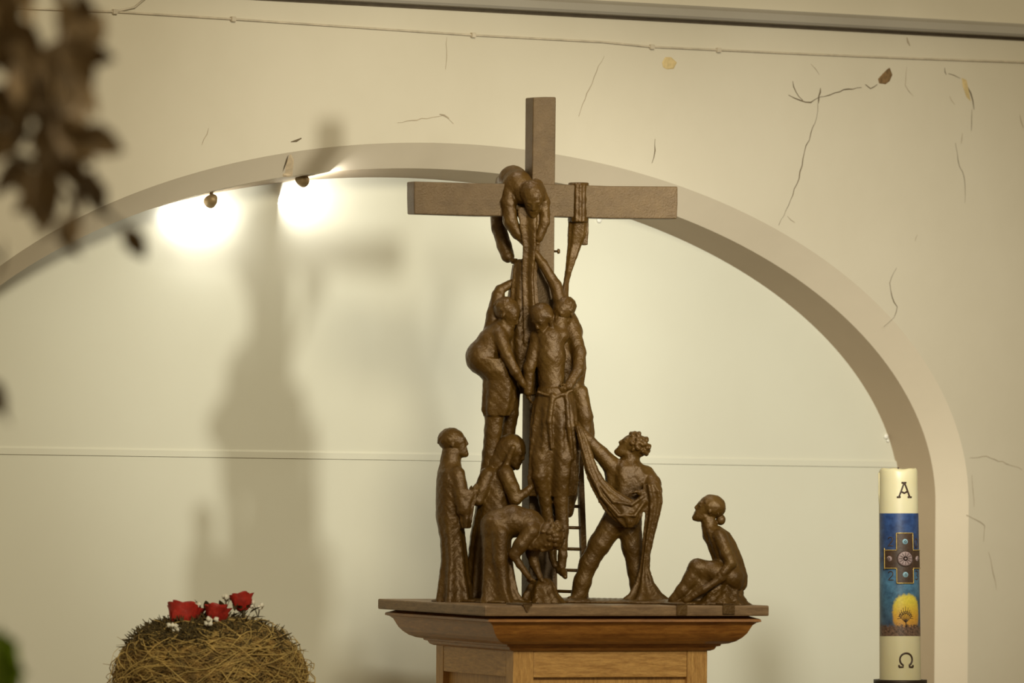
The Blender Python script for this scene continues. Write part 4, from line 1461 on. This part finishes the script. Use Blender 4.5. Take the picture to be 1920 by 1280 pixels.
# ------------------------------------------------------------------ foreground tree, out of focus
GYD = -6.2
GK = (CDIST + GYD) / FPX
M['bark'] = plain('dark_bark', (.055, .038, .016), .9, var=.3)
M['copper_leaf'] = plain('copper_brown_leaf', (.20, .125, .048), .6, var=.35, scale=25, bs=0)
M['green_leaf'] = plain('green_leaf', (.22, .32, .01), .6, var=.25, scale=25, bs=0)
tb = P(-190, 640, GYD)
tree = empty('potted_tree', Vector((tb.x, tb.y, 0)), 'blurred copper-leaved tree in the foreground at the left edge', 'tree')
tk = MB()
tk.tube([Vector((tb.x, tb.y, .3)), P(-200, 1300, GYD), P(-185, 700, GYD), P(-170, 100, GYD), P(-150, -300, GYD)], [.022, .02, .017, .013, .008], 10)
adopt(tk.build('trunk', M['bark']), tree)
lathe('pot', Vector((tb.x, tb.y, 0)), [(.11, 0), (.15, .28), (.165, .29), (.165, .33), (.145, .33), (.13, .30)], M['terracotta'], tree)
BR = [[(-165, 60), (-60, 30), (30, 60), (60, 160), (50, 260)], [(-168, -60), (-40, -50), (100, -20), (150, 60), (165, 130)],
      [(-175, 250), (-80, 230), (30, 250), (110, 250), (180, 255)], [(-175, 300), (-60, 260), (60, 300), (130, 370), (140, 430)],
      [(-180, 420), (-90, 400), (-40, 440), (5, 490)], [(60, 300), (150, 340), (200, 400), (245, 440)],
      [(-185, 700), (-90, 690), (-10, 750)], [(-195, 1200), (-90, 1190), (-15, 1230)]]
for br in BR:
    mb = MB(); n = len(br)
    mb.tube([P(x, y, GYD + .03 * i) for i, (x, y) in enumerate(br)], [.0055 * (1 - .75 * i / (n - 1)) for i in range(n)], 6)
    adopt(mb.build('branch', M['bark']), tree)
GL = leaf_mesh('leaf', .055, .031, .2, .25); GL.materials.append(M['copper_leaf'])
GG = leaf_mesh('leaf', .060, .036, .2, .25); GG.materials.append(M['green_leaf'])


def gleaf(px, py, ang, me, s=1.0):
    """leaf whose middle shows at the pixel; ang = direction of the tip, degrees clockwise from right"""
    o = link('leaf', me, None)
    a = R(ang)
    d = Vector((math.cos(a), rnd.uniform(-.5, .5), -math.sin(a)))
    q = d.to_track_quat('Y', 'Z')
    o.parent = tree; o.matrix_parent_inverse = tree.matrix_basis.inverted()
    o.rotation_euler = (q.to_matrix() @ Matrix.Rotation(rnd.uniform(.9, 2.2), 3, 'Y')).to_euler()
    o.scale = (s, s, s)
    o.location = P(px, py, GYD + rnd.uniform(-.12, .12)) - d.normalized() * .0275 * s
    return o


for x, y, a in [(180, 365, 80), (150, 395, 100), (132, 430, 110), (120, 445, 70), (252, 453, 60), (5, 482, 90), (160, 350, 120), (95, 395, 90),
                (185, 262, 20), (165, 275, 330), (150, 255, 20), (178, 60, 300), (172, 105, 20), (150, 110, 60), (140, 130, 90), (120, 20, 80), (140, 40, 100),
                (160, 20, 70), (150, 70, 95), (130, 85, 110), (110, 250, 60), (90, 300, 100), (80, 330, 80), (60, 370, 120), (75, 400, 60), (100, 350, 100),
                (0, 755, 90), (-14, 740, 60), (140, 200, 20), (130, 180, 300), (155, 170, 40), (145, 235, 80), (120, 300, 90), (140, 310, 70)]:
    gleaf(x, y, a, GL, rnd.uniform(.8, 1.15))
for i in range(95):
    while True:
        x = rnd.uniform(-60, 150); y = rnd.uniform(-30, 380)
        lim = 60 if y < 90 else (150 if y < 330 else 110)
        if x > lim: continue
        if 64 < x < 108 and y < 112: continue
        if (x - 48) ** 2 / 22 ** 2 + (y - 285) ** 2 / 30 ** 2 < 1.6: continue
        if (x - 108) ** 2 + (y - 375) ** 2 < 22 ** 2: continue
        if (x - 120) ** 2 + (y - 225) ** 2 < 24 ** 2: continue
        if y > 330 and x < 40: continue
        break
    gleaf(x, y, rnd.uniform(40, 140), GL, rnd.uniform(.75, 1.1))
for x, y, a in [(-8, 1215, 100), (2, 1245, 80), (-10, 1265, 60), (10, 1262, 110), (-14, 1235, 40), (14, 1250, 90), (4, 1225, 70), (18, 1278, 80), (-2, 1285, 100), (-20, 1255, 90)]:
    gleaf(x, y, a, GG, 1.15)

# ------------------------------------------------------------------ small lamps hidden behind the arch
M['brass'] = plain('dull_brass', (.30, .21, .10), .5, .3)


def niche_lamp(px, py, t, power, col, aim, lab):
    s, z = wpx(px, py, t)
    q = wl(s, z, t)
    o = empty('niche_lamp', q, lab, 'lamp', 'small lamps behind the arch')
    up_ = Vector((0, 0, 1))
    b1 = MB(); b1.tube([q + up_ * .05, q + up_ * .012], .004, 8); adopt(b1.build('bracket', M['brass']), o)
    d = (Vector(aim) - q).normalized()
    V, Fc = tube_pts([q - d * .014, q - d * .002, q + d * .008], [.008, .012, .013], 14, False)
    Fc.append(tuple(range(13, -1, -1)))
    adopt(link('housing', mesh('housing', V, Fc, True), M['brass']), o)
    l = bpy.data.lights.new('niche_lamp_light', 'AREA'); l.shape = 'RECTANGLE'; l.size = .14; l.size_y = .012
    l.energy = power; l.color = col
    lo = bpy.data.objects.new('niche_lamp_light', l); COL.objects.link(lo)
    zl_ = -d; yl_ = zl_.cross(WA).normalized(); xl_ = yl_.cross(zl_)
    q2 = q + d * .012 - Vector((0, 0, .016))
    lo.matrix_world = Matrix(((xl_.x, yl_.x, zl_.x, q2.x), (xl_.y, yl_.y, zl_.y, q2.y), (xl_.z, yl_.z, zl_.z, q2.z), (0, 0, 0, 1)))
    return o


def on_back(px, py): return wl(*wpx(px, py, TB), TB)


niche_lamp(396, 376, TB + .055, .30, (1, .97, .9), on_back(375, 400), 'small dark spot lamp hanging below the left of the arch')
niche_lamp(566, 338, TB + .055, .40, (1, .97, .9), on_back(625, 365), 'small lamp tucked under the crown of the arch')
